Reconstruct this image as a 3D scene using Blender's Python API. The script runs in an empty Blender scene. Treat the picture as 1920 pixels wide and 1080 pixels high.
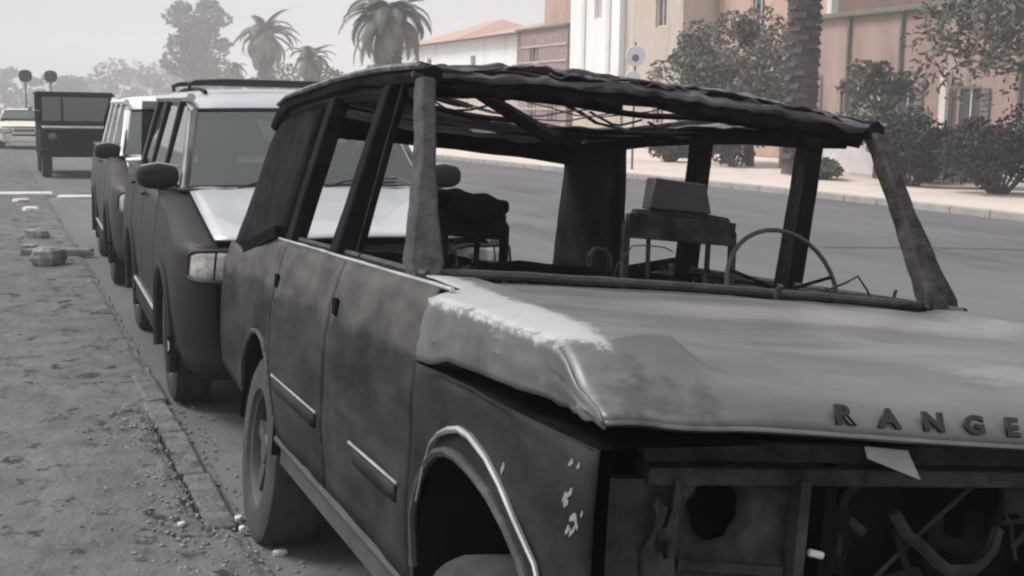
import bpy, bmesh, math, random
from mathutils import Vector, Matrix, noise
PI = math.pi
random.seed(7)
S = bpy.context.scene
COL = S.collection

# ------------------------------------------------------------------ camera
CAM_H = 1.661
Wc = Matrix(((0.9252765, -0.0360136, 0.3775798),
             (-0.3788743, -0.1345390, 0.9156165),
             (0.0178246, -0.9902536, -0.1381304)))
cd = bpy.data.cameras.new('camera')
cam = bpy.data.objects.new('camera', cd)
COL.objects.link(cam)
r_, d_, f_ = Wc @ Vector((1, 0, 0)), Wc @ Vector((0, -1, 0)), Wc @ Vector((0, 0, -1))
m4 = Matrix((r_, d_, f_)).transposed().to_4x4()
m4.translation = (0, 0, CAM_H)
cam.matrix_world = m4
cd.sensor_width = 36
cd.lens = 2368.34 / 1920 * 36
cd.clip_start, cd.clip_end = 0.05, 2000
S.camera = cam

# ------------------------------------------------------------------ sky, sun, exposure
SUN_EL, SUN_AZ = math.radians(50), math.radians(-62)      # azimuth from +Y (down the street) towards +X
w = bpy.data.worlds.new('World')
S.world = w
w.use_nodes = True
nt = w.node_tree
bg = nt.nodes['Background']
sky = nt.nodes.new('ShaderNodeTexSky')
sky.sky_type = 'NISHITA'
sky.sun_disc = False
sky.sun_elevation = SUN_EL
sky.sun_rotation = SUN_AZ
sky.dust_density = 6
sky.air_density = 1.5
hs = nt.nodes.new('ShaderNodeHueSaturation')
hs.inputs['Saturation'].default_value = 0.10
mx = nt.nodes.new('ShaderNodeMix')
mx.data_type = 'RGBA'
mx.inputs[0].default_value = 0.72
mx.inputs[7].default_value = (3.85, 3.82, 3.96, 1)
nt.links.new(sky.outputs[0], hs.inputs['Color'])
nt.links.new(hs.outputs[0], mx.inputs[6])
nt.links.new(mx.outputs[2], bg.inputs[0])
bg.inputs[1].default_value = 0.10
sl = bpy.data.lights.new('sun', 'SUN')
sl.energy = 1.4
sl.angle = math.radians(22)
sl.color = (1.0, 0.97, 0.945)
sun = bpy.data.objects.new('sun', sl)
COL.objects.link(sun)
sd = Vector((math.sin(SUN_AZ) * math.cos(SUN_EL), math.cos(SUN_AZ) * math.cos(SUN_EL), math.sin(SUN_EL)))
sun.rotation_euler = sd.to_track_quat('Z', 'Y').to_euler()
S.view_settings.view_transform = 'Standard'
S.view_settings.look = 'None'
S.view_settings.gamma = 1
S.view_settings.exposure = 1.0
S.render.engine = 'CYCLES'
S.cycles.filter_width = 2.2
S.cycles.volume_bounces = 2
S.cycles.max_bounces = 6
S.cycles.transparent_max_bounces = 24

# ------------------------------------------------------------------ materials
def mat(name, c1, c2=None, scale=4.0, rough=0.7, metal=0.0, bump=0.0, bscale=None, c3=None, s3=1.2, t3=(0.55, 0.65),
        spec=0.5, stretch=(1, 1, 1), lo=0.35, hi=0.65, coat=0.0):
    m = bpy.data.materials.new(name)
    m.use_nodes = True
    n, l = m.node_tree.nodes, m.node_tree.links
    b = n['Principled BSDF']
    b.inputs['Roughness'].default_value = rough
    b.inputs['Metallic'].default_value = metal
    b.inputs['Specular IOR Level'].default_value = spec
    b.inputs['Coat Weight'].default_value = coat
    b.inputs['Base Color'].default_value = (*c1, 1)
    tc = n.new('ShaderNodeTexCoord')
    mp = n.new('ShaderNodeMapping')
    mp.inputs['Scale'].default_value = stretch
    l.new(tc.outputs['Object'], mp.inputs[0])
    if c2:
        t = n.new('ShaderNodeTexNoise')
        t.inputs['Scale'].default_value = scale
        t.inputs['Detail'].default_value = 7
        t.inputs['Roughness'].default_value = 0.62
        l.new(mp.outputs[0], t.inputs['Vector'])
        r = n.new('ShaderNodeValToRGB')
        r.color_ramp.elements[0].position = lo
        r.color_ramp.elements[1].position = hi
        r.color_ramp.elements[0].color = (*c1, 1)
        r.color_ramp.elements[1].color = (*c2, 1)
        l.new(t.outputs[0], r.inputs[0])
        out = r.outputs[0]
        if c3:
            t2 = n.new('ShaderNodeTexNoise')
            t2.inputs['Scale'].default_value = s3
            t2.inputs['Detail'].default_value = 9
            t2.inputs['Roughness'].default_value = 0.7
            l.new(mp.outputs[0], t2.inputs['Vector'])
            r2 = n.new('ShaderNodeValToRGB')
            r2.color_ramp.elements[0].position = t3[0]
            r2.color_ramp.elements[1].position = t3[1]
            l.new(t2.outputs[0], r2.inputs[0])
            x = n.new('ShaderNodeMix')
            x.data_type = 'RGBA'
            l.new(r2.outputs[0], x.inputs[0])
            l.new(out, x.inputs[6])
            x.inputs[7].default_value = (*c3, 1)
            out = x.outputs[2]
        l.new(out, b.inputs['Base Color'])
    if bump:
        tb = n.new('ShaderNodeTexNoise')
        tb.inputs['Scale'].default_value = bscale or scale * 3
        tb.inputs['Detail'].default_value = 6
        l.new(mp.outputs[0], tb.inputs['Vector'])
        bp = n.new('ShaderNodeBump')
        bp.inputs['Strength'].default_value = bump
        bp.inputs['Distance'].default_value = 0.02
        l.new(tb.outputs[0], bp.inputs['Height'])
        l.new(bp.outputs[0], b.inputs['Normal'])
    return m

def glass_mat(name, tint, rough=0.03, refl=(0.8, 0.85, 0.85), base=0.12):
    m = bpy.data.materials.new(name)
    m.use_nodes = True
    n, l = m.node_tree.nodes, m.node_tree.links
    n.remove(n['Principled BSDF'])
    out = n['Material Output']
    tr = n.new('ShaderNodeBsdfTransparent'); tr.inputs[0].default_value = (*tint, 1)
    gl = n.new('ShaderNodeBsdfGlossy'); gl.inputs['Roughness'].default_value = rough
    gl.inputs['Color'].default_value = (*refl, 1)
    fr = n.new('ShaderNodeFresnel'); fr.inputs[0].default_value = 1.5
    ad = n.new('ShaderNodeMath'); ad.operation = 'ADD'; ad.use_clamp = True; ad.inputs[1].default_value = base
    mx = n.new('ShaderNodeMixShader')
    l.new(fr.outputs[0], ad.inputs[0]); l.new(ad.outputs[0], mx.inputs[0])
    l.new(tr.outputs[0], mx.inputs[1]); l.new(gl.outputs[0], mx.inputs[2])
    l.new(mx.outputs[0], out.inputs[0])
    return m

M = {}
M['asphalt'] = mat('asphalt', (0.108, 0.107, 0.115), (0.150, 0.148, 0.155), 1.1, 0.9, bump=0.35, bscale=50, c3=(0.090, 0.088, 0.094), s3=0.8, t3=(.54, .66), stretch=(1, .16, 1), spec=.3)
M['dirt'] = mat('pavement_dirt', (0.092, 0.089, 0.092), (0.175, 0.169, 0.170), 3.2, 0.95, bump=1.0, bscale=18, c3=(0.040, 0.036, 0.040), s3=5.0, t3=(0.55, 0.61), spec=.2, stretch=(1.0, 0.8, 1), lo=.3, hi=.7)
M['earth'] = mat('dry_earth', (0.26, 0.22, 0.19), (0.36, 0.32, 0.28), 0.3, 0.95, bump=0.3, bscale=6)
M['verge'] = mat('sandy_verge', (0.56, 0.47, 0.42), (0.68, 0.60, 0.54), 0.5, 0.95, bump=0.4, bscale=5, c3=(0.30, 0.26, 0.21), s3=0.5, t3=(0.56, 0.68))
M['kerb'] = mat('kerb_stone', (0.085, 0.081, 0.082), (0.165, 0.158, 0.157), 9, 0.9, bump=0.9, bscale=26, c3=(0.05, .046, .047), s3=7, t3=(.55, .62))
M['kerb_far'] = mat('far_kerb_stone', (0.28, 0.27, 0.25), (0.38, 0.36, 0.34), 3, 0.9, bump=0.3)
M['concrete'] = mat('pale_concrete', (0.5, 0.48, 0.47), (0.62, 0.6, 0.58), 3, 0.9, bump=0.3)
M['rubble'] = mat('rubble_stone', (0.16, 0.155, 0.16), (0.30, 0.30, 0.31), 8, 0.95, bump=0.6)
# the burnt car
M['scorched'] = mat('scorched_paint', (0.018, 0.0165, 0.018), (0.050, 0.047, 0.047), 6.5, 0.70, bump=0.35, bscale=16, c3=(0.012, 0.010, 0.0115), s3=3.0,
                    t3=(0.46, 0.62), stretch=(1, .35, 1.1), spec=0.16)
M['scorched_low'] = mat('scorched_wing', (0.013, 0.0115, 0.0135), (0.034, 0.031, 0.033), 6, 0.7, bump=0.3, bscale=18, c3=(0.055, 0.051, 0.050), s3=4.2,
                        t3=(0.60, 0.70), stretch=(1, .5, 1), spec=0.12)
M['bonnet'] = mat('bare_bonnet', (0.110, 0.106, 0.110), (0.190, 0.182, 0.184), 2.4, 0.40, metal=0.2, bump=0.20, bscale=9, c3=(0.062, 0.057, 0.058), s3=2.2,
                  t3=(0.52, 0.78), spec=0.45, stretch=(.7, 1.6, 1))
def highlights_and_stain(m):  # bevel and top highlights painted into the bonnet colour, plus a corner stain
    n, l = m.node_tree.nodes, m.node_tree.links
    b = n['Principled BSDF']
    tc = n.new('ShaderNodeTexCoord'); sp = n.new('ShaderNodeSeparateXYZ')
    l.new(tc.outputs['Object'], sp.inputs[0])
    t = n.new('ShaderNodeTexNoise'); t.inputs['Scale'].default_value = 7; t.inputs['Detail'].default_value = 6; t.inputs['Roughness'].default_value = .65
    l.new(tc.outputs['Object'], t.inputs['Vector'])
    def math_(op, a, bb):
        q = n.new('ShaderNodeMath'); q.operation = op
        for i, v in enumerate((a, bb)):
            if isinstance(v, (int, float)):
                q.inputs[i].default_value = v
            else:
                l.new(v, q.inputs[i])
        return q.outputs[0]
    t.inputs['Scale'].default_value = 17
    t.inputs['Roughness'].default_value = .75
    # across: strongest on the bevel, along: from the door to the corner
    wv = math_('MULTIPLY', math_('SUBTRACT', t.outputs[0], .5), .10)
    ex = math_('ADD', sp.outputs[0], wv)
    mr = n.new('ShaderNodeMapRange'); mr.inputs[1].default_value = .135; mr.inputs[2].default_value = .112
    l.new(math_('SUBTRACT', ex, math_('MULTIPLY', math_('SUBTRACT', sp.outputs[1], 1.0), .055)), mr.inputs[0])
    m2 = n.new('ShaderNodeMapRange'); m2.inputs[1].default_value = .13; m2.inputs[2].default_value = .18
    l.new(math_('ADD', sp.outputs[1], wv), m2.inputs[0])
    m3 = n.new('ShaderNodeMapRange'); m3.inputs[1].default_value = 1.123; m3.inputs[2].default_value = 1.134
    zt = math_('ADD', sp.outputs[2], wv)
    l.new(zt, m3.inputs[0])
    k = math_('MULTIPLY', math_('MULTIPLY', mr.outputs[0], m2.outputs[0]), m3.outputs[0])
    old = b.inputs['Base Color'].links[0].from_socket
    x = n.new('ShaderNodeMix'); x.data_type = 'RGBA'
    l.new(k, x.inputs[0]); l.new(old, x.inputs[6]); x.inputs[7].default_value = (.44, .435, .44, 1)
    for (cx_, cy_, rad_) in ((.80, 1.02, .17), (1.25, 1.05, .20), (1.02, .36, .10)):  # pale ellipses: soft highlights painted on the bonnet top
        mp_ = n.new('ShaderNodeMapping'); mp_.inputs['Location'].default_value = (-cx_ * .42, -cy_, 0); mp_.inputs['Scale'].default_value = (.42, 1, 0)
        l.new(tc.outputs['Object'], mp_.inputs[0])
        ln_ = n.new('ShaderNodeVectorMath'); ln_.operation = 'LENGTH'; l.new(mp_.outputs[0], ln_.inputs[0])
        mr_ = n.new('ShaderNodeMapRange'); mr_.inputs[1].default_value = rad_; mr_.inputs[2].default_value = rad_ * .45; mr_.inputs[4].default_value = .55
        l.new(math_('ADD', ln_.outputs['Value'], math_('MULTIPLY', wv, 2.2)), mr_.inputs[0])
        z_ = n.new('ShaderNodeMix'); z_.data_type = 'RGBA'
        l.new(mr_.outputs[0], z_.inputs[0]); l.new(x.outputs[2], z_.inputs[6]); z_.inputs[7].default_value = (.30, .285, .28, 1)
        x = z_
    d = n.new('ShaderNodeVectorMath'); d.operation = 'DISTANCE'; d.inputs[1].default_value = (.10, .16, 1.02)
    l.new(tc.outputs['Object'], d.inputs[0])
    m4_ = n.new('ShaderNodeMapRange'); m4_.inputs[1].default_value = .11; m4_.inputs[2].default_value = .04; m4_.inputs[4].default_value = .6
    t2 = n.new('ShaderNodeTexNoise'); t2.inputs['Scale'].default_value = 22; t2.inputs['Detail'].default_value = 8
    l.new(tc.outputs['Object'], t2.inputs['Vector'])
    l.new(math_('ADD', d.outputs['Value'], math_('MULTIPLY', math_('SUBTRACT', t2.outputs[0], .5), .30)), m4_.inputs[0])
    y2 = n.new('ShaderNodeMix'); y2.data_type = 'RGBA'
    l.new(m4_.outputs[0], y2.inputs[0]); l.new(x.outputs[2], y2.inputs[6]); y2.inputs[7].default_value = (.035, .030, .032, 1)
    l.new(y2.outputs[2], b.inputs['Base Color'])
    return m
def bleach_and_light_band(m, z0, wob, col):  # paler door tops: fire bleaching plus sky light painted into the colour
    n, l = m.node_tree.nodes, m.node_tree.links
    b = n['Principled BSDF']
    tc = n.new('ShaderNodeTexCoord'); sp = n.new('ShaderNodeSeparateXYZ')
    l.new(tc.outputs['Object'], sp.inputs[0])
    mp = n.new('ShaderNodeMapping'); mp.inputs['Scale'].default_value = (1, .4, 1); l.new(tc.outputs['Object'], mp.inputs[0])
    t = n.new('ShaderNodeTexNoise'); t.inputs['Scale'].default_value = 4; t.inputs['Detail'].default_value = 9; t.inputs['Roughness'].default_value = .7
    l.new(mp.outputs[0], t.inputs['Vector'])
    a = n.new('ShaderNodeMath'); a.operation = 'MULTIPLY_ADD'; a.inputs[1].default_value = wob
    l.new(t.outputs[0], a.inputs[0]); l.new(sp.outputs[2], a.inputs[2])
    mr = n.new('ShaderNodeMapRange'); mr.inputs[1].default_value = z0 + wob * .45; mr.inputs[2].default_value = z0 + wob * .62; mr.inputs[4].default_value = .75
    l.new(a.outputs[0], mr.inputs[0])
    old = b.inputs['Base Color'].links[0].from_socket
    x = n.new('ShaderNodeMix'); x.data_type = 'RGBA'
    l.new(mr.outputs[0], x.inputs[0]); l.new(old, x.inputs[6]); x.inputs[7].default_value = (*col, 1)
    t2 = n.new('ShaderNodeTexNoise'); t2.inputs['Scale'].default_value = 14; t2.inputs['Detail'].default_value = 8
    l.new(mp.outputs[0], t2.inputs['Vector'])
    r = n.new('ShaderNodeValToRGB'); r.color_ramp.elements[0].position = .35; r.color_ramp.elements[1].position = .65
    r.color_ramp.elements[0].color = (*[c * .6 for c in col], 1); r.color_ramp.elements[1].color = (*[c * 1.25 for c in col], 1)
    l.new(t2.outputs[0], r.inputs[0]); l.new(r.outputs[0], x.inputs[7])
    l.new(x.outputs[2], b.inputs['Base Color'])
bleach_and_light_band(M['scorched'], .985, .24, (.096, .091, .087))
highlights_and_stain(M['bonnet'])
M['char'] = mat('charred_steel', (0.005, 0.0045, 0.006), (0.019, 0.017, 0.020), 9, 0.9, bump=0.5, bscale=40, spec=0.08)
M['char_dark'] = mat('soot_black', (0.004, 0.0037, 0.005), (0.011, 0.010, 0.012), 6, 0.97, bump=0.4, spec=0.03)
M['ash'] = mat('ashy_steel', (0.038, 0.037, 0.040), (0.085, 0.083, 0.088), 10, 0.8, bump=0.5, bscale=30, c3=(0.03, 0.028, 0.028), s3=5, spec=0.3)
M['roofskin'] = mat('burnt_roof_skin', (0.030, 0.028, 0.031), (0.20, 0.195, 0.20), 7, 0.55, bump=0.9, bscale=14, c3=(0.015, 0.014, 0.014), s3=3, stretch=(0.5, 2.5, 1))
M['trim'] = mat('bright_trim', (0.32, 0.32, 0.32), (0.62, 0.60, 0.58), 6, 0.35, metal=0.7)
M['dull_trim'] = mat('dull_trim', (0.09, 0.09, 0.10), (0.16, 0.155, 0.16), 6, 0.5, metal=0.3)
M['rust'] = mat('rusty_front_panel', (0.020, 0.018, 0.020), (0.078, 0.069, 0.068), 9, 0.9, bump=0.9, bscale=22, c3=(0.085, 0.056, 0.052), s3=6, t3=(0.60, 0.72), spec=.12)
M['letter'] = mat('black_letter', (0.012, 0.012, 0.016), None, rough=0.5)
M['tyre'] = mat('tyre_rubber', (0.016, 0.016, 0.018), (0.030, 0.029, 0.032), 8, 0.9, bump=0.4, bscale=30)
M['tyre_dusty'] = mat('dusty_tyre', (0.028, 0.027, 0.029), (0.055, 0.053, 0.054), 8, 0.95, bump=0.4, bscale=30)
M['rim'] = mat('grey_rim', (0.30, 0.30, 0.32), (0.42, 0.42, 0.44), 6, 0.45, metal=0.5)
M['rim_dark'] = mat('sooty_rim', (0.05, 0.048, 0.05), (0.09, 0.086, 0.085), 6, 0.6, metal=0.3)
M['paper'] = mat('pale_flap', (0.35, 0.34, 0.32), (0.5, 0.48, 0.45), 6, 0.8)
M['shard'] = mat('pale_shard', (0.6, 0.6, 0.56), (0.8, 0.8, 0.74), 9, 0.4)
# the other cars
M['silver'] = mat('silver_paint', (0.48, 0.50, 0.53), (0.56, 0.585, 0.62), 3, 0.34, metal=0.35, coat=0.4)
M['white'] = mat('white_paint', (0.74, 0.74, 0.73), (0.80, 0.80, 0.79), 2, 0.35, coat=0.3)
M['shaded_dirty'] = mat('shaded_dirty_paint', (0.018, 0.016, 0.019), (0.030, 0.027, 0.030), 3, 0.5, spec=0.2)  # silver car's sides: shade and dirt put into the base colour
M['taupe'] = mat('dusty_brown_paint', (0.030, 0.026, 0.027), (0.058, 0.050, 0.049), 4, 0.5, spec=0.25)
M['cladding'] = mat('dark_plastic', (0.014, 0.0135, 0.017), (0.022, 0.021, 0.025), 5, 0.7, spec=0.15)
M['blackrub'] = mat('black_seal', (0.010, 0.010, 0.012), None, rough=0.6)
M['glass'] = glass_mat('car_glass', (0.42, 0.48, 0.46), base=0.13)
M['glass_dark'] = glass_mat('side_glass', (0.12, 0.13, 0.13), base=0.08)
M['lamp'] = mat('lamp_lens', (0.34, 0.32, 0.31), (0.68, 0.65, 0.62), 9, 0.12, metal=0.3, coat=0.6, lo=.40, hi=.55)
M['chrome'] = mat('chrome', (0.6, 0.6, 0.62), (0.72, 0.72, 0.74), 6, 0.2, metal=0.9)
M['seat'] = mat('grey_seat', (0.05, 0.05, 0.055), (0.07, 0.07, 0.075), 5, 0.9)
M['cream'] = mat('cream_paint', (0.70, 0.67, 0.55), (0.78, 0.75, 0.64), 2, 0.4, coat=0.2)
# background
M['pink_wall'] = mat('pink_render', (0.42, 0.28, 0.22), (0.50, 0.35, 0.28), 1.0, 0.9, bump=0.2, c3=(0.30, 0.22, 0.19), s3=1.3, t3=(.52, .66), stretch=(1, 1, .25))
M['brown_wall'] = mat('brown_render', (0.29, 0.20, 0.175), (0.36, 0.265, 0.235), 0.8, 0.9, bump=0.2, c3=(0.22, 0.16, 0.145), s3=1.3, t3=(.52, .66), stretch=(1, 1, .25))
M['white_wall'] = mat('white_render', (0.70, 0.70, 0.70), (0.80, 0.80, 0.79), 0.9, 0.9, c3=(.56, .56, .55), s3=1.1, t3=(.55, .70), stretch=(1, 1, .2))
M['beige_wall'] = mat('beige_render', (0.42, 0.36, 0.31), (0.5, 0.44, 0.38), 0.7, 0.9, c3=(0.33, 0.28, 0.25), s3=1.3, t3=(.52, .66), stretch=(1, 1, .25))
M['brick'] = mat('dark_red_panel', (0.21, 0.14, 0.14), (0.32, 0.24, 0.23), 1.2, 0.9, stretch=(1, 1, 4), bump=0.2)
M['tile'] = mat('clay_tile', (0.42, 0.27, 0.22), (0.52, 0.36, 0.30), 2, 0.9, stretch=(1, 4, 1), bump=0.4)
M['stone_trim'] = mat('pale_trim', (0.55, 0.53, 0.50), (0.66, 0.64, 0.61), 3, 0.85)
M['cornice'] = mat('weathered_coping', (0.10, 0.11, 0.09), (0.17, 0.17, 0.15), 2, 0.9)
M['window'] = mat('dark_window', (0.05, 0.045, 0.055), (0.09, 0.08, 0.09), 2, 0.2)
M['bark'] = mat('bark', (0.060, 0.048, 0.046), (0.11, 0.09, 0.085), 6, 0.95, bump=0.8, bscale=20, stretch=(1, 1, 0.4))
M['palm_bark'] = mat('palm_bark', (0.048, 0.036, 0.040), (0.085, 0.066, 0.068), 7, 0.95, bump=0.8, bscale=20)
M['leaf_olive'] = mat('olive_leaf', (0.055, 0.060, 0.042), (0.17, 0.165, 0.135), 1.6, 0.7, c3=(0.15, 0.125, 0.13), s3=0.9)
M['leaf_grey'] = mat('grey_green_leaf', (0.080, 0.082, 0.062), (0.16, 0.155, 0.125), 1.2, 0.7, c3=(0.17, 0.14, 0.145), s3=0.8)
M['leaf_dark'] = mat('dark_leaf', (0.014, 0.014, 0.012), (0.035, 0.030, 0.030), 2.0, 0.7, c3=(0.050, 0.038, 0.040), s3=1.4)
M['leaf_palm'] = mat('palm_leaf', (0.055, 0.060, 0.038), (0.11, 0.11, 0.075), 1.0, 0.6)
M['sign_white'] = mat('sign_white', (0.75, 0.75, 0.76), None, rough=0.5)
M['sign_blue'] = mat('sign_blue', (0.14, 0.15, 0.34), None, rough=0.5)
M['pole'] = mat('grey_pole', (0.12, 0.13, 0.11), (0.18, 0.18, 0.16), 6, 0.6)

# ------------------------------------------------------------------ mesh helpers
def nz(x, y, z, s=1.0):
    return noise.noise(Vector((x * s, y * s, z * s)))

class MB:
    def __init__(s):
        s.v, s.f = [], []
    def add(s, vs, fs):
        o = len(s.v)
        s.v += [tuple(v) for v in vs]
        s.f += [tuple(i + o for i in f) for f in fs]
        return s
    def box(s, c, d, rot=None):
        hx, hy, hz = d[0] / 2, d[1] / 2, d[2] / 2
        vs = [Vector((x, y, z)) for x in (-hx, hx) for y in (-hy, hy) for z in (-hz, hz)]
        if rot is not None:
            vs = [rot @ v for v in vs]
        c = Vector(c)
        return s.add([v + c for v in vs], [(0, 1, 3, 2), (4, 6, 7, 5), (0, 4, 5, 1), (2, 3, 7, 6), (0, 2, 6, 4), (1, 5, 7, 3)])
    def hexa(s, p):   # 8 points: bottom loop 4, top loop 4
        return s.add(p, [(3, 2, 1, 0), (4, 5, 6, 7), (0, 1, 5, 4), (1, 2, 6, 5), (2, 3, 7, 6), (3, 0, 4, 7)])
    def tube(s, pts, r, n=8, flat=1.0, closed=False):
        pts = [Vector(p) for p in pts]
        rr = r if isinstance(r, (list, tuple)) else [r] * len(pts)
        vs, fs = [], []
        up = Vector((0, 0, 1))
        for i, p in enumerate(pts):
            if closed:
                t = pts[(i + 1) % len(pts)] - pts[i - 1]
            else:
                t = pts[min(i + 1, len(pts) - 1)] - pts[max(i - 1, 0)]
            t.normalize()
            a = t.cross(up)
            if a.length < 0.15:
                a = t.cross(Vector((0, 1, 0)))
            a.normalize()
            b = t.cross(a)
            for k in range(n):
                an = 2 * PI * k / n
                vs.append(p + a * math.cos(an) * rr[i] + b * math.sin(an) * rr[i] * flat)
        m = len(pts)
        for i in range(m if closed else m - 1):
            j = (i + 1) % m
            for k in range(n):
                k2 = (k + 1) % n
                fs.append((i * n + k, i * n + k2, j * n + k2, j * n + k))
        if not closed:
            fs.append(tuple(range(n))[::-1])
            fs.append(tuple(range((m - 1) * n, m * n)))
        return s.add(vs, fs)
    def grid(s, fn, us, vs_, skip=None):
        P = [[fn(u, v) for v in vs_] for u in us]
        nv = len(vs_)
        vv = [p for row in P for p in row]
        fs = []
        for i in range(len(us) - 1):
            for j in range(nv - 1):
                if skip and skip(us[i], vs_[j]):
                    continue
                fs.append((i * nv + j, (i + 1) * nv + j, (i + 1) * nv + j + 1, i * nv + j + 1))
        return s.add(vv, fs)
    def prism(s, poly, axis, a, b):
        # poly: 2-D points in the two other axes, extruded along axis from a to b
        def P(u, v, t):
            return {0: (t, u, v), 1: (u, t, v), 2: (u, v, t)}[axis]
        n = len(poly)
        vs = [P(u, v, a) for u, v in poly] + [P(u, v, b) for u, v in poly]
        fs = [tuple(range(n))[::-1], tuple(range(n, 2 * n))]
        fs += [(i, (i + 1) % n, n + (i + 1) % n, n + i) for i in range(n)]
        return s.add(vs, fs)
    def lathe(s, prof, c, axis=0, n=28, close=False):
        # prof: (radius, height along axis)
        vs, fs = [], []
        m = len(prof)
        for k in range(n):
            an = 2 * PI * k / n
            for r, h in prof:
                a, b = r * math.cos(an), r * math.sin(an)
                p = {0: (h, a, b), 1: (a, h, b), 2: (a, b, h)}[axis]
                vs.append((p[0] + c[0], p[1] + c[1], p[2] + c[2]))
        for k in range(n):
            k2 = (k + 1) % n
            for i in range(m - 1 if not close else m):
                j = (i + 1) % m
                fs.append((k * m + i, k2 * m + i, k2 * m + j, k * m + j))
        return s.add(vs, fs)

def rough(mb, amp, sc=14, seed=0):
    mb.v = [(v[0] + amp * nz(v[0] + seed, v[1], v[2], sc), v[1] + amp * nz(v[0], v[1] + 7 + seed, v[2], sc), v[2] + amp * nz(v[0], v[1], v[2] + 13 + seed, sc)) for v in mb.v]
    return mb

def part(name, mb, m, parent=None, bevel=0, smooth=True, solid=0, offset=-1, label=None, sub=0):
    me = bpy.data.meshes.new(name)
    me.from_pydata([tuple(v) for v in mb.v], [], mb.f)
    bm = bmesh.new(); bm.from_mesh(me)
    bmesh.ops.recalc_face_normals(bm, faces=bm.faces)
    bm.to_mesh(me); bm.free()
    me.materials.append(M[m] if isinstance(m, str) else m)
    o = bpy.data.objects.new(name, me)
    COL.objects.link(o)
    if parent:
        o.parent = parent
    if solid:
        q = o.modifiers.new('s', 'SOLIDIFY'); q.thickness = solid; q.offset = offset
    if bevel:
        q = o.modifiers.new('b', 'BEVEL'); q.width = bevel; q.segments = 2; q.limit_method = 'ANGLE'; q.angle_limit = 0.6
    if sub:
        q = o.modifiers.new('u', 'SUBSURF'); q.levels = sub; q.render_levels = sub
    if smooth:
        for p in me.polygons:
            p.use_smooth = True
        if hasattr(me, 'set_sharp_from_angle'):
            me.set_sharp_from_angle(angle=math.radians(38))
    if label:
        o['label'] = label
    return o

def tag(o, label, cat, group=None):
    o['label'] = label; o['category'] = cat
    if group:
        o['group'] = group
    return o

def thing(name, label, cat, loc=(0, 0, 0), rz=0, group=None):
    o = bpy.data.objects.new(name, None)
    o.empty_display_size = 0.2
    COL.objects.link(o)
    o.location = loc; o.rotation_euler = (0, 0, rz)
    return tag(o, label, cat, group)

def ellipsoid(c, r, nu=16, nv=10):
    vs, fs = [], []
    for i in range(nu):
        for j in range(nv):
            th = 2 * PI * i / nu; ph = PI * j / (nv - 1)
            a, b, d = math.sin(ph) * math.cos(th), math.sin(ph) * math.sin(th), math.cos(ph)
            sq = lambda t: math.copysign(abs(t) ** .75, t)
            vs.append((c[0] + r[0] * sq(a), c[1] + r[1] * sq(b), c[2] + r[2] * sq(d)))
    for i in range(nu):
        for j in range(nv - 1):
            i2 = (i + 1) % nu
            fs.append((i * nv + j, i2 * nv + j, i2 * nv + j + 1, i * nv + j + 1))
    return vs, fs

def struct(name, mb, m, kind='structure', **k):
    o = part(name, mb, m, **k)
    o['kind'] = kind
    return o

def copy_tree(o, parent=None):
    c = o.copy(); COL.objects.link(c); c.parent = parent
    for ch in [x for x in bpy.data.objects if x.parent == o]:
        copy_tree(ch, c)
    return c

def lin(a, b, n):
    return [a + (b - a) * i / (n - 1) for i in range(n)]

def interp(tab, x):
    if x <= tab[0][0]:
        return tab[0][1]
    for (a, p), (b, q) in zip(tab, tab[1:]):
        if x <= b:
            return p + (q - p) * (x - a) / (b - a)
    return tab[-1][1]

# ------------------------------------------------------------------ ground, road, kerbs
g = MB().add([(-700, -60, -0.02), (700, -60, -0.02), (700, 1400, -0.02), (-700, 1400, -0.02)], [(0, 1, 2, 3)])
struct('ground', g, 'earth', smooth=False)
g = MB().add([(0.70, -30, 0.0), (16.25, -30, 0.0), (16.25, 420, 0.0), (0.70, 420, 0.0)], [(0, 1, 2, 3)])
# a step of the road out to the far side of the kerb line, one sheet
struct('road', g, 'asphalt', smooth=False)
def pedge(y):
    base = interp([(4.3, .885), (4.9, .86), (5.0, .735), (7.1, .735), (7.4, .87), (12, .90), (30, .88)], y)
    return base + (.03 * nz(y, 0, 2, 2.5) + .012 * nz(y, 3, 2, 9)) * (0.25 if 5.0 < y < 7.1 else 1)
def pav(u, y):
    x = -2.6 + (pedge(y) + 2.6) * u
    h = 0.016 * nz(x, y, 0, 1.3) + 0.014 * nz(x, y, 3, 4.5) + 0.009 * nz(x, y, 7, 11) + .006 * nz(x, y, 5, 23)
    e = min(1, max(0, (0.72 - x) / 0.5))
    if u > .999:
        return (x, y, -.004)
    return (x, y, 0.026 + h * (0.5 + 0.5 * e) - (.012 if u > .985 else 0))
g = MB()
g.grid(pav, [1 - (1 - t) ** 1.25 for t in lin(0, 1, 110)], [2.0 + (0.032 * i + 0.00033 * i * i) for i in range(215)])
ye = 2.0 + (0.032 * 214 + 0.00033 * 214 * 214)
g.add([(-60, -20, 0.012), (0.74, -20, 0.012), (0.74, 2.0, 0.012), (-60, 2.0, 0.012)], [(0, 1, 2, 3)])
g.add([(-60, 2.0, 0.012), (-2.6, 2.0, 0.012), (-2.6, ye, 0.012), (-60, ye, 0.012)], [(0, 1, 2, 3)])
g.add([(-60, ye, 0.012), (0.89, ye, 0.012), (0.89, 420, 0.012), (-60, 420, 0.012)], [(0, 1, 2, 3)])
struct('pavement', g, 'dirt')
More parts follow.
